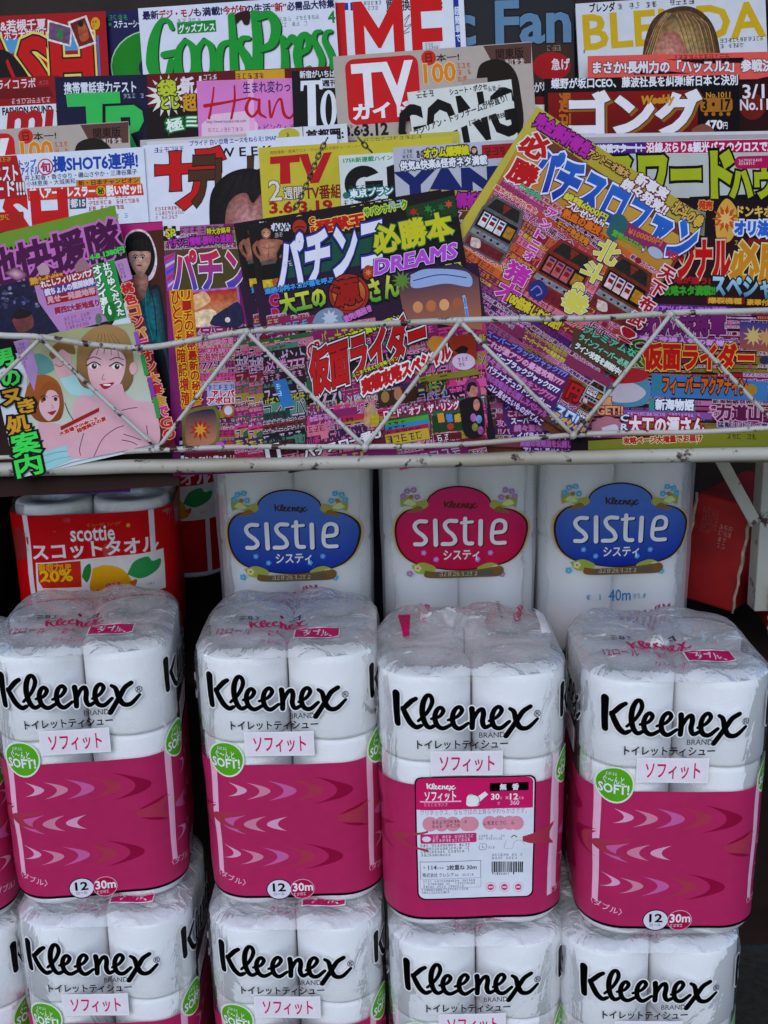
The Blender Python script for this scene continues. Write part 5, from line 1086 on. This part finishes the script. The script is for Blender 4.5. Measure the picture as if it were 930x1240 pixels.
        m.poly([g2(.05, .8), g2(.95, .8), g2(.95, .97), g2(.05, .97)], '7a2430'); m.blob([g2(.12, .82), g2(.32, .8), g2(.4, .92), g2(.2, .96)], 'c8b8b0'); m.part('cover')
    machine(t(150, 318), (47, 26), (-34, 62), '6a6668', 'd0ccd0'); machine(t(375, 465), (52, 30), (-38, 66), '8a3428', 'b86a68'); machine(t(580, 520), (50, 30), (-34, 66), '7a3a28', 'd0b8b8')
    m.blob([q(390, 170), q(440, 150), q(480, 200), q(440, 250), q(390, 220)], '3a3a7a'); m.stroke([q(400, 200), q(430, 180), q(450, 210), q(425, 225)], 1.5, '8a8ac8')
    for i, ch in enumerate('アントニオ猪木'):
        big = i > 4; x, y = t(340-i*19, 372+i*36) if not big else (t(195, 545) if i == 5 else t(165, 612)); w_ = 11 if not big else 28
        L(ch, (x, y+w_*.75), (x+w_*.87, y+w_*1.22), w_*(.86 if not big else .8), 'b83aa0', out=[(1.5, '3a1028'), (.8, 'd8b8cc')] if big else [(.8, 'd8b8cc')], bold=1.1 if big else .5)
    for ch, x, y, w_ in (('北', 500, 490, 29), ('斗', 455, 560, 26), ('の', 430, 630, 13), ('拳', 385, 660, 32)):
        x, y = t(x, y); L(ch, (x, y+w_*.55), (x+w_*.85, y+w_*1.0), w_*.86, 'c8c060', out=[(1.4, '20180c'), (.7, 'd8d0b8')], bold=1.0)
    L('100倍楽しむ方法!!', t(205, 690), t(380, 790), 13, 'c8b83c', out=[(1.1, '3a1a10')], bold=.7); L('熱血の裏技', t(395, 400), t(520, 465), 11, 'd07828', out=[(.9, '6a1410')], bold=.5); L('モード完全攻略', t(375, 432), t(480, 500), 9, 'c8862c', out=[(.8, '5a1410')], bold=.4)
    for i, ch in enumerate('天下布武!'): x, y = t(730-i*34, 575+i*52); L(ch, (x-3, y+10), (x+12, y+19), 16, 'a81c30', out=[(1.1, 'd8c8cc')], bold=.7)
    L('4月', t(748, 530), t(778, 552), 9, 'b82438', bold=.5)
    m.poly([q(600, 370), q(880, 500), q(820, 620), q(585, 480)], '6a4a3a'); L('プレミアムな', q(640, 395), q(880, 515), 9, '6ab898', out=[(.9, '1c4a3a')], bold=.4); L('ラインフィーバー必見', q(620, 430), q(845, 565), 8, '8ab8a0', out=[(.9, '1c4a3a')], bold=.4); L('ライン攻略を解説中!', q(600, 470), q(810, 600), 8, 'd0d4cc', out=[(.9, '20382c')], bold=.4)
    m.poly([q(330, 360), q(780, 620), q(760, 660), q(300, 400)], '8a3a60')
    for i in range(3): L('スーパーリーチの見抜き方!!', q(370-i*10, 400+i*26), q(560-i*10, 515+i*26), 5.5, ('a8a040', 'c0b850', 'b86a90')[i], bold=.3)
    m.poly([q(190, 385), q(580, 600), q(490, 790), q(420, 780), q(160, 650), q(150, 450)], '5a2c70')
    for i, s_ in enumerate(('スーパーブラックジャック777', 'これが激アツの最速攻略777', 'スーパーブラックジャックS777', '続々登場の新台キング777', 'イパラナナチュウトウスパレー', '無敵の攻略法を公開しスペシャル', 'アレコレ見せたいものがてんこ')):
        L(s_, q(185-i*6, 415+i*37), q(560-i*20, 615+i*37), 8, ('8a8ac8', 'd0a8c8', 'd8d0dc', 'b080b8', 'd8c8dc', 'a070b8', 'd0b8d0')[i], out=[(.8, ('3a2a70', 'a02a58')[i % 2])], bold=.3)
    m.poly([q(570, 610), q(640, 640), q(600, 740), q(535, 710)], '8a1820'); L('円', q(560, 700), q(610, 725), 18, 'b02028', out=[(1, '2a0c10')], bold=1)
    machine(q(680, 615), (20, 11), (-15, 28), 'a8a4a8', 'd0ccd0'); machine(q(630, 720), (20, 11), (-15, 26), '9a6a50', 'd0ccd0')
    L('スロ!', q(500, 780), q(600, 835), 12, 'c0c8d8', out=[(1.2, '3a6a9a')], bold=.8); L('スペシャル', q(490, 810), q(640, 895), 11, 'c8a060', out=[(1.2, '2a4a8a')], bold=.8); return m.done()
sl = slot('slot machine magazine leaning steeply in front of the crossword magazine', YD-.004)
sl2 = copy_tree(sl); sl2['label'] = 'second copy of the slot machine magazine, upright below the steeply leaning one'
mw = sl.matrix_world.copy(); nrm = mw.col[2].xyz.normalized()
tgt = on_plane(632, 551, Vector((0, YD+.010, 1.5)), nrm)
sl2.matrix_world = Matrix.Translation(tgt) @ (Matrix.Rotation(R(31.5), 4, nrm) @ mw.to_3x3().to_4x4())
m = Mag('black pachinko special with red and orange title, at the right end of the rail', (700, 236), (946, 243), .275, YD+.002, '2a1420', lean=14)
L = m.line; z = lambda x, y: (690+x/3.1, 160+y/3.1)
m.poly([z(330, 380), z(790, 400), z(790, 660), z(300, 640)], '3a1820'); m.busy(702, 372, 940, 530, ['8a2a5a', 'a04a78', '4a2a50', '9a1a2a', 'b87898', '3a3a5a', '8a7a34'], 41, 10)
L('発売', (846, 253), (862, 254), 10, 'c04020', out=[(.8, 'd0a060')], bold=.5); m.blob([z(545, 330), z(560, 280), z(590, 250), z(625, 290), z(630, 350), z(600, 410), z(555, 400)], 'c8a050'); m.burst(*z(585, 325), 9, 17, 11, 'b85a28'); m.burst(*z(585, 325), 5, 11, 9, 'd0b070'); m.poly([z(470, 290), z(510, 300), z(505, 390), z(465, 380)], '8a8a78')
L('ドンキホー', (893, 262), (946, 263), 12, 'c8b060', out=[(.7, '4a1a10')], bold=.5); L('オリ法則', (890, 284), (944, 286), 17, '3a6ab8', out=[(1.6, 'c8ccd8')], bold=1.1); m.fine(890, 290, 905, 298, 1, 'c0a040'); m.rect(906, 289, 940, 298, '8a1c24')
m.part('masthead'); L('オリジナル', (778, 334), (884, 334), 42, 'b81418', out=[(2.2, '1c0a08'), (1.4, 'd0b8a0')], bold=2.0); L('必勝', (885, 339), (952, 343), 46, 'c08a28', out=[(2.2, '2a0c08'), (1.4, 'd0c090')], bold=1.8); L('スペシャル', (862, 358), (956, 362), 24, 'x', out=[(1.5, '142a38')], bold=1.0, grad=('a8c8d8', '4a7a8a'))
m.part('cover'); L('攻略が違う!', (806, 342), (860, 344), 8, 'a82024', bold=.5); L('攻略ネタ満載!!', (803, 357), (866, 357), 11, '4a9a34', out=[(1, '142c10')], bold=.6); m.rect(856, 359, 902, 368, '8a1420'); L('爆裂機種', (858, 367), (898, 368), 7, 'c8a040', bold=.3); L('豪華付録', (905, 369), (940, 370), 7, 'c8a030', bold=.3)
m.poly([(788, 367), (886, 371), (886, 381), (786, 378)], '5a3a7a'); L('激アツパチンコに挑戦!', (790, 377), (882, 380), 8, 'c070c0', bold=.4); L('暴れん坊将軍', (764, 405), (878, 406), 25, '7a2a70', out=[(1.7, 'c8a0b8'), (.8, '30102a')], bold=1.0)
m.poly([z(640, 710), z(780, 720), z(780, 830), z(640, 810)], '8a5a34', grad=('3a4a8a', 'a8603c')); m.burst(*z(690, 765), 6, 13, 10, 'c8b078'); m.burst(*z(740, 770), 6, 12, 10, 'c09a68')
m.poly([(768, 405), (894, 412), (894, 421), (768, 414)], '8a4a88'); L('遂に登場人気の新機種!', (775, 413), (892, 420), 7, 'd0a0d0', bold=.3); m.vtext('CR', 765, 411, 781, 444, '2a5a34', out=[(1, 'a8b878')], bold=.7); L('仮面ライダー', (780, 446), (912, 449), 31, 'b81c18', out=[(2.0, '2a0c08'), (1.2, 'd0a850')], bold=1.3)
m.poly([(790, 452), (930, 462), (930, 486), (788, 480)], '4a7aa8'); m.vtext('CR', 793, 457, 803, 473, '3a8a70', bold=.5); L('フィーバーアクアナイン', (803, 475), (904, 478), 19, 'c86a20', out=[(1.2, '2a1a18')], bold=.7); m.ell(910, 472, 7, 7, 'a08030')
m.poly([(786, 482), (842, 484), (842, 499), (786, 497)], '4a8a8a'); L('新海物語', (794, 496), (840, 497), 13, 'd4d4dc', out=[(1, '1c2050')], bold=.5); m.vtext('CR', 859, 490, 868, 506, 'c8a0b8', bold=.3); L('力道山', (868, 508), (922, 510), 18, '6a2450', out=[(1.1, 'c89ab0')], bold=.8)
m.poly([(755, 496), (862, 500), (862, 508), (754, 505)], '8a5a98'); m.fine(760, 498, 858, 506, 1, 'd0a8d0'); m.vtext('CR', 752, 502, 761, 521, 'd0d0d8', out=[(.8, '2a2a30')], bold=.4); L('大工の源さん', (762, 525), (852, 527), 21, 'd8d0d4', out=[(1.6, 'a01828')], bold=.8)
m.blob([(728, 460), (745, 448), (775, 450), (788, 468), (780, 490), (740, 490)], '5a8aa0'); m.blob([(736, 472), (760, 462), (782, 474), (770, 486), (742, 486)], 'b8b0b8'); m.blob([(736, 455), (760, 445), (786, 452), (776, 462), (745, 464)], 'a82c34'); L('5連', (723, 492), (741, 491), 11, 'd0a080', out=[(.8, '8a2c18')], bold=.5); L('GET!!', (723, 502), (754, 502), 10, 'd0a080', out=[(.8, '8a2c18')], bold=.5)
m.blob([(716, 512), (735, 504), (752, 512), (745, 524), (720, 526)], 'b07888'); m.blob([(728, 518), (745, 514), (748, 522), (732, 524)], 'c8c4cc')
m.poly([(712, 534), (945, 520), (945, 560), (712, 560)], '8a8a34'); L('攻略ページ大増量でお届け', (755, 538), (850, 534), 8, 'b83030', out=[(.7, 'd0c8a0')], bold=.4); m.fine(880, 524, 940, 534, 1, '4a4a18'); m.done()
# the hot spring manga cover, hanging over the shelf's lip
m = Mag('hot spring manga cover with drawn women, hanging over the cream shelf lip', (-46, 293), (140, 250), .256, YD-.022, 'c8ccd4', lean=14, twist=0, lift=.010)
f = lambda x, y: (x/4.326, 245+y/4.326); q = lambda x, y: (x/4.326, 400+y/4.326); L = m.line
m.poly([(-46, 293), (140, 250), (144, 268), (-42, 311)], '7a9a3c'); m.poly([(-42, 311), (144, 268), (162, 345), (120, 420), (-17, 430)], '2c1c2c')
for i in range(31):
    x = -40+i*5.9; y = 320-.226*(x+95); m.poly([(x, y-1), (x+5.9, y-2.2), (x+3.5, y+random.uniform(3, 9))], '7a9a3c')
m.part('masthead'); L('地快援隊', (-16, 351), (149, 309), 44, '5a1452', out=[(2.4, 'c078b4')], bold=1.5, shear=.05)
m.part('cover'); rn = random.Random(5)
m.soft([f(20, 370), f(80, 340), f(140, 380), f(90, 410)], '7a4a6a', 'd0a8b8', f(80, 375)); m.blob([f(390, 330), f(430, 290), f(470, 340), f(450, 390), f(400, 380)], 'a07a84'); m.blob([f(190, 340), f(230, 315), f(260, 360), f(220, 390)], 'b898a4')
m.part('cover_photo'); m.poly([f(-130, 460), f(170, 400), f(310, 680), f(0, 720), f(-85, 730)], '2a2a4a')
for i in range(46): x, y = rn.uniform(-80, 240), rn.uniform(430, 560); m.ell(*f(x, y), rn.uniform(1.5, 3.6), rn.uniform(1.2, 2.6), rn.choice(('6a6a88', '8a86a0', '4a4a6a', '35345a')), n=9)
m.blob([f(60, 620), f(100, 570), f(160, 580), f(170, 650), f(100, 680)], '7a4a48'); m.blob([f(60, 600), f(100, 560), f(165, 575), f(140, 600), f(90, 610)], '2a1a24')
m.part('cover'); m.poly([f(175, 420), f(500, 350), f(560, 620), f(320, 690), f(200, 520)], 'b48ab4')
for s_, a, b, c, bk in (('満喫!クーポン付きで', (160, 432), (330, 400), 'c8a040', '8a2a20'), ('れこしフィリピンパブ', (218, 448), (485, 385), 'd8d0d4', 'a03024'), ('続ちょんの間探検隊', (238, 490), (495, 428), 'd0c8d4', '5a4a90'), ('見せ一発屋地帯', (250, 530), (500, 478), 'd0a0a8', 'a01c24'), ('関西S大新地巡り', (290, 585), (520, 540), 'a03050', 'b898c0')):
    m.poly([f(a[0]-4, a[1]+8), f(b[0]+6, b[1]+8), f(b[0]-2, b[1]-38), f(a[0]-14, a[1]-36)], bk); L(s_, f(*a), f(*b), 8, c, bold=.4)
m.fine(*f(330, 600), *f(500, 660), 4, '8a4a88'); m.ell(*f(515, 610), 4, 7, '6a7a70'); m.poly([f(480, 330), f(600, 300), f(660, 600), f(560, 625)], '2f9a4c')
for i, ch in enumerate('オイシイ混浴'): x, y = f(492+i*9, 345+i*42); L(ch, (x, y+7), (x+9, y+5.4), 9.5, 'd8e4d8', out=[(.6, '104a20')], bold=.5)
for i, ch in enumerate('辻りゆくだった'): x, y = f(545+i*12, 325+i*40); L(ch, (x, y+7), (x+8, y+5.4), 8.5, 'd4e0d4', out=[(.6, '104a20')], bold=.4)
m.ell(*f(575, 570), 7, 11, '1c7a34'); m.text('6', *f(562, 545), *f(585, 585), 'd8e4d8', bold=.6); L('4-8 1380円', f(475, 305), f(655, 262), 7, '58c060', out=[(.7, '123a18')], bold=.5); m.poly([f(600, 310), f(665, 292), f(695, 400), f(640, 420)], 'b890b8'); m.fine(*f(615, 320), *f(670, 395), 4, '7a3a7a')
# the right-hand strip and the drawing
m.poly([f(640, 420), f(700, 400), (213, 540), (193, 545), f(700, 690)], '7a1830')
for i, ch in enumerate('桃色コンパニオン大宴会でGO'): x, y = (149+i*3.9, 346+i*13.6); L(ch, (x, y+10), (x+13, y+7), 11.5, ('b82030', 'b82030', 'c87820', 'b82030', 'b8902c', 'c03a90')[i % 6], out=[(.8, 'd8a890')], bold=.6)
m.part('drawn_women'); P = lambda *k: [q(*a) for a in k]
m.poly(P((150, 40), (400, -10), (700, -40), (840, 560), (780, 600), (380, 690), (220, 745), (130, 500)), '77755e', grad=('a4a478', 'c4ccc8'))
m.blob(P((130, 150), (200, 120), (270, 160), (280, 210), (200, 230)), '6a9a94'); m.blob(P((270, 130), (310, 90), (360, 110), (370, 170), (330, 195), (285, 185)), 'cfa6a8'); m.blob(P((255, 130), (290, 70), (370, 60), (395, 120), (360, 120), (320, 100), (280, 150)), '8a6a3a'); m.blob(P((280, 190), (380, 180), (410, 260), (330, 270)), 'cfa8aa'); m.blob(P((310, 255), (420, 235), (500, 330), (380, 340)), 'a8c8c8')
m.stroke([q(290, 178), q(312, 190), q(335, 178)], .8, 'a82030'); m.stroke([q(285, 140), q(305, 140)], .6, '3a2a20')
m.blob(P((140, 300), (180, 240), (250, 235), (310, 280), (335, 380), (320, 460), (270, 480), (190, 470), (130, 380)), '9a5c24', grad=('a8682c', '86501e')); m.blob(P((200, 480), (300, 490), (390, 530), (385, 660), (230, 700), (205, 560)), 'cda6ac'); m.blob(P((215, 340), (250, 300), (300, 320), (312, 390), (295, 440), (260, 475), (225, 450), (205, 400)), 'd2aeb2')
m.blob(P((205, 350), (235, 280), (290, 280), (318, 360), (290, 320), (250, 318), (225, 380)), '9a5c24')
for x in (232, 292): m.ell(*q(x, 360), 2.2, 2.6, '3a2c22', n=10); m.stroke([q(x-18, 350), q(x, 342), q(x+16, 350)], .9, '2a1a14')
m.blob(P((248, 430), (270, 425), (296, 420), (275, 445)), 'a82038'); m.stroke([q(270, 385), q(280, 405), q(270, 408)], .5, '8a5a50')
m.poly(P((215, 640), (385, 595), (390, 670), (225, 745)), '9cc4c6'); m.stroke([q(225, 660), q(300, 640), q(380, 630)], .8, '6a9aa0'); m.stroke([q(230, 700), q(300, 675), q(380, 660)], .6, '6a9aa0')
m.blob(P((380, 400), (430, 340), (520, 350), (560, 300), (640, 330), (720, 370), (800, 380), (830, 460), (838, 580), (770, 605), (380, 668), (385, 500)), 'd0a8b0')
m.blob(P((400, 240), (410, 80), (470, 0), (560, -30), (650, 0), (690, 80), (700, 200), (690, 280), (630, 330), (480, 310), (430, 290)), '97764c', grad=('a8875a', '7c6040')); m.ell(*q(698, 200), 4.6, 7.5, 'd0a8aa')
m.blob(P((452, 130), (500, 80), (600, 80), (655, 140), (650, 230), (610, 310), (560, 345), (515, 325), (470, 260)), 'd6b0b4'); m.poly(P((520, 300), (640, 280), (660, 350), (600, 380), (540, 350)), 'd0a8b0')
m.blob(P((445, 190), (440, 100), (500, 30), (600, 20), (660, 90), (672, 190), (640, 120), (560, 90), (500, 100), (465, 150)), '97764c', grad=('a8875a', '8a6a44'))
for a in range(6): m.stroke([q(520+a*14, 20), q(500+a*26, 70), q(465+a*40, 120+abs(a-2)*10)], .6, '6a5030')
for x, y in ((492, 188), (612, 190)):
    m.ell(*q(x, y), 5.5, 3.4, 'e2dcdc', n=14); m.ell(*q(x+2, y), 3.3, 3.4, '4a3a30', n=12); m.ell(*q(x+5, y-5), 1, 1, 'e6e0e0', n=8); m.stroke([q(x-38, y-2), q(x, y-22), q(x+34, y-6)], 1.4, '2c1c16'); m.stroke([q(x-36, y-34), q(x, y-48), q(x+36, y-36)], 1.0, '4a3222')
m.stroke([q(545, 230), q(535, 255), q(552, 258)], .7, '8a5a50'); m.blob(P((520, 282), (555, 278), (600, 274), (570, 302), (545, 308)), 'a81c34'); m.ell(*q(562, 286), 5, 1.2, 'e2d8d8')
for S_ in (((640, 420), (680, 410), (720, 405)), ((495, 660), (540, 570), (600, 520), (650, 500)), ((650, 545), (700, 560), (740, 575)), ((640, 575), (690, 585), (720, 600)), ((340, 380), (360, 430), (385, 470)), ((440, 540), (420, 620), (425, 655)), ((770, 500), (775, 545))): m.stroke([q(*a) for a in S_], .9, '5a3a3a')
m.part('cover'); L('大浴場で出会った', q(318, 555), q(520, 470), 5, 'b83020', out=[(.5, 'd8c8c8')], bold=.3); L('発情美女の宴', q(410, 540), q(560, 470), 5, 'b83020', out=[(.5, 'd8c8c8')], bold=.3); m.poly([q(318, 505), q(520, 405), q(522, 425), q(322, 525)], 'a02018')
m.poly([q(70, 60), q(150, 40), q(200, 200), q(180, 320), q(110, 160)], 'b090b8', ); m.fine(*q(85, 70), *q(165, 190), 7, '8a3a8a')
m.part('side_lettering')
for ch, x, y, w_, c in (('男', -25, 105, 100, '52c860'), ('の', 20, 215, 90, '52c860'), ('ヌ', 25, 315, 85, 'c89a30'), ('き', 108, 365, 80, 'c89a30'), ('処', 50, 450, 115, 'c89a30'), ('案', 80, 540, 140, '4ad060'), ('内', 100, 655, 130, '4ad060')):
    x, y = q(x, y); w2 = w_/4.326; L(ch, (x, y+w2*.92), (x+w2, y+w2*.70), w2*.85, c, out=[(2.3, '14100c')], bold=.8)
m.part('cover')
for i, (x, y, c) in enumerate(((172, 430, '3a9a58'), (181, 458, '8a4aa0'), (187, 482, '3a9a58'), (164, 402, '9a5ab0'))): m.poly([(x-2.5, y), (x+2.5, y-1), (x+8, y+24), (x+3, y+25)], c); m.fine(x+1, y+3, x+5, y+21, 5, 'd8d4dc')
m.done()
# ---------------------------------------------------------------- the chain across the yellow paper
ch = empty('chain', Matrix.Translation(at(395, 168, -.06))); tag(ch, 'thin rusty chain hanging across the yellow TV listings paper', 'chain')
def chain(pts, Y, parent):
    q = [at(x, y, Y) for x, y in pts]; C = [Vector(p) for p in spline([tuple(p) for p in q], 30)]
    L = [0]
    for a, b in zip(C, C[1:]): L.append(L[-1]+(b-a).length)
    n = int(L[-1]/.0056); base = parent.matrix_world.translation; mb = MB()
    for i in range(n):
        d = L[-1]*(i+.5)/n; k = max(j for j in range(len(L)) if L[j] <= d); k = min(k, len(C)-2); p = C[k].lerp(C[k+1], (d-L[k])/(L[k+1]-L[k]+1e-9)); t = (C[k+1]-C[k]).normalized()
        s_ = t.cross(Vector((0, 1, .2))).normalized(); u = s_ if i % 2 else t.cross(s_)
        mb.tube([p-base+t*.0042*math.cos(a*math.pi/5)+u*.0023*math.sin(a*math.pi/5) for a in range(10)], .00085, 6, closed=True)
    mb.build('chain_strand', M_CHAIN, parent)
chain([(396, 168), (385, 190), (372, 222), (358, 252)], -.058, ch); chain([(434, 167), (442, 176), (450, 184)], -.058, ch)
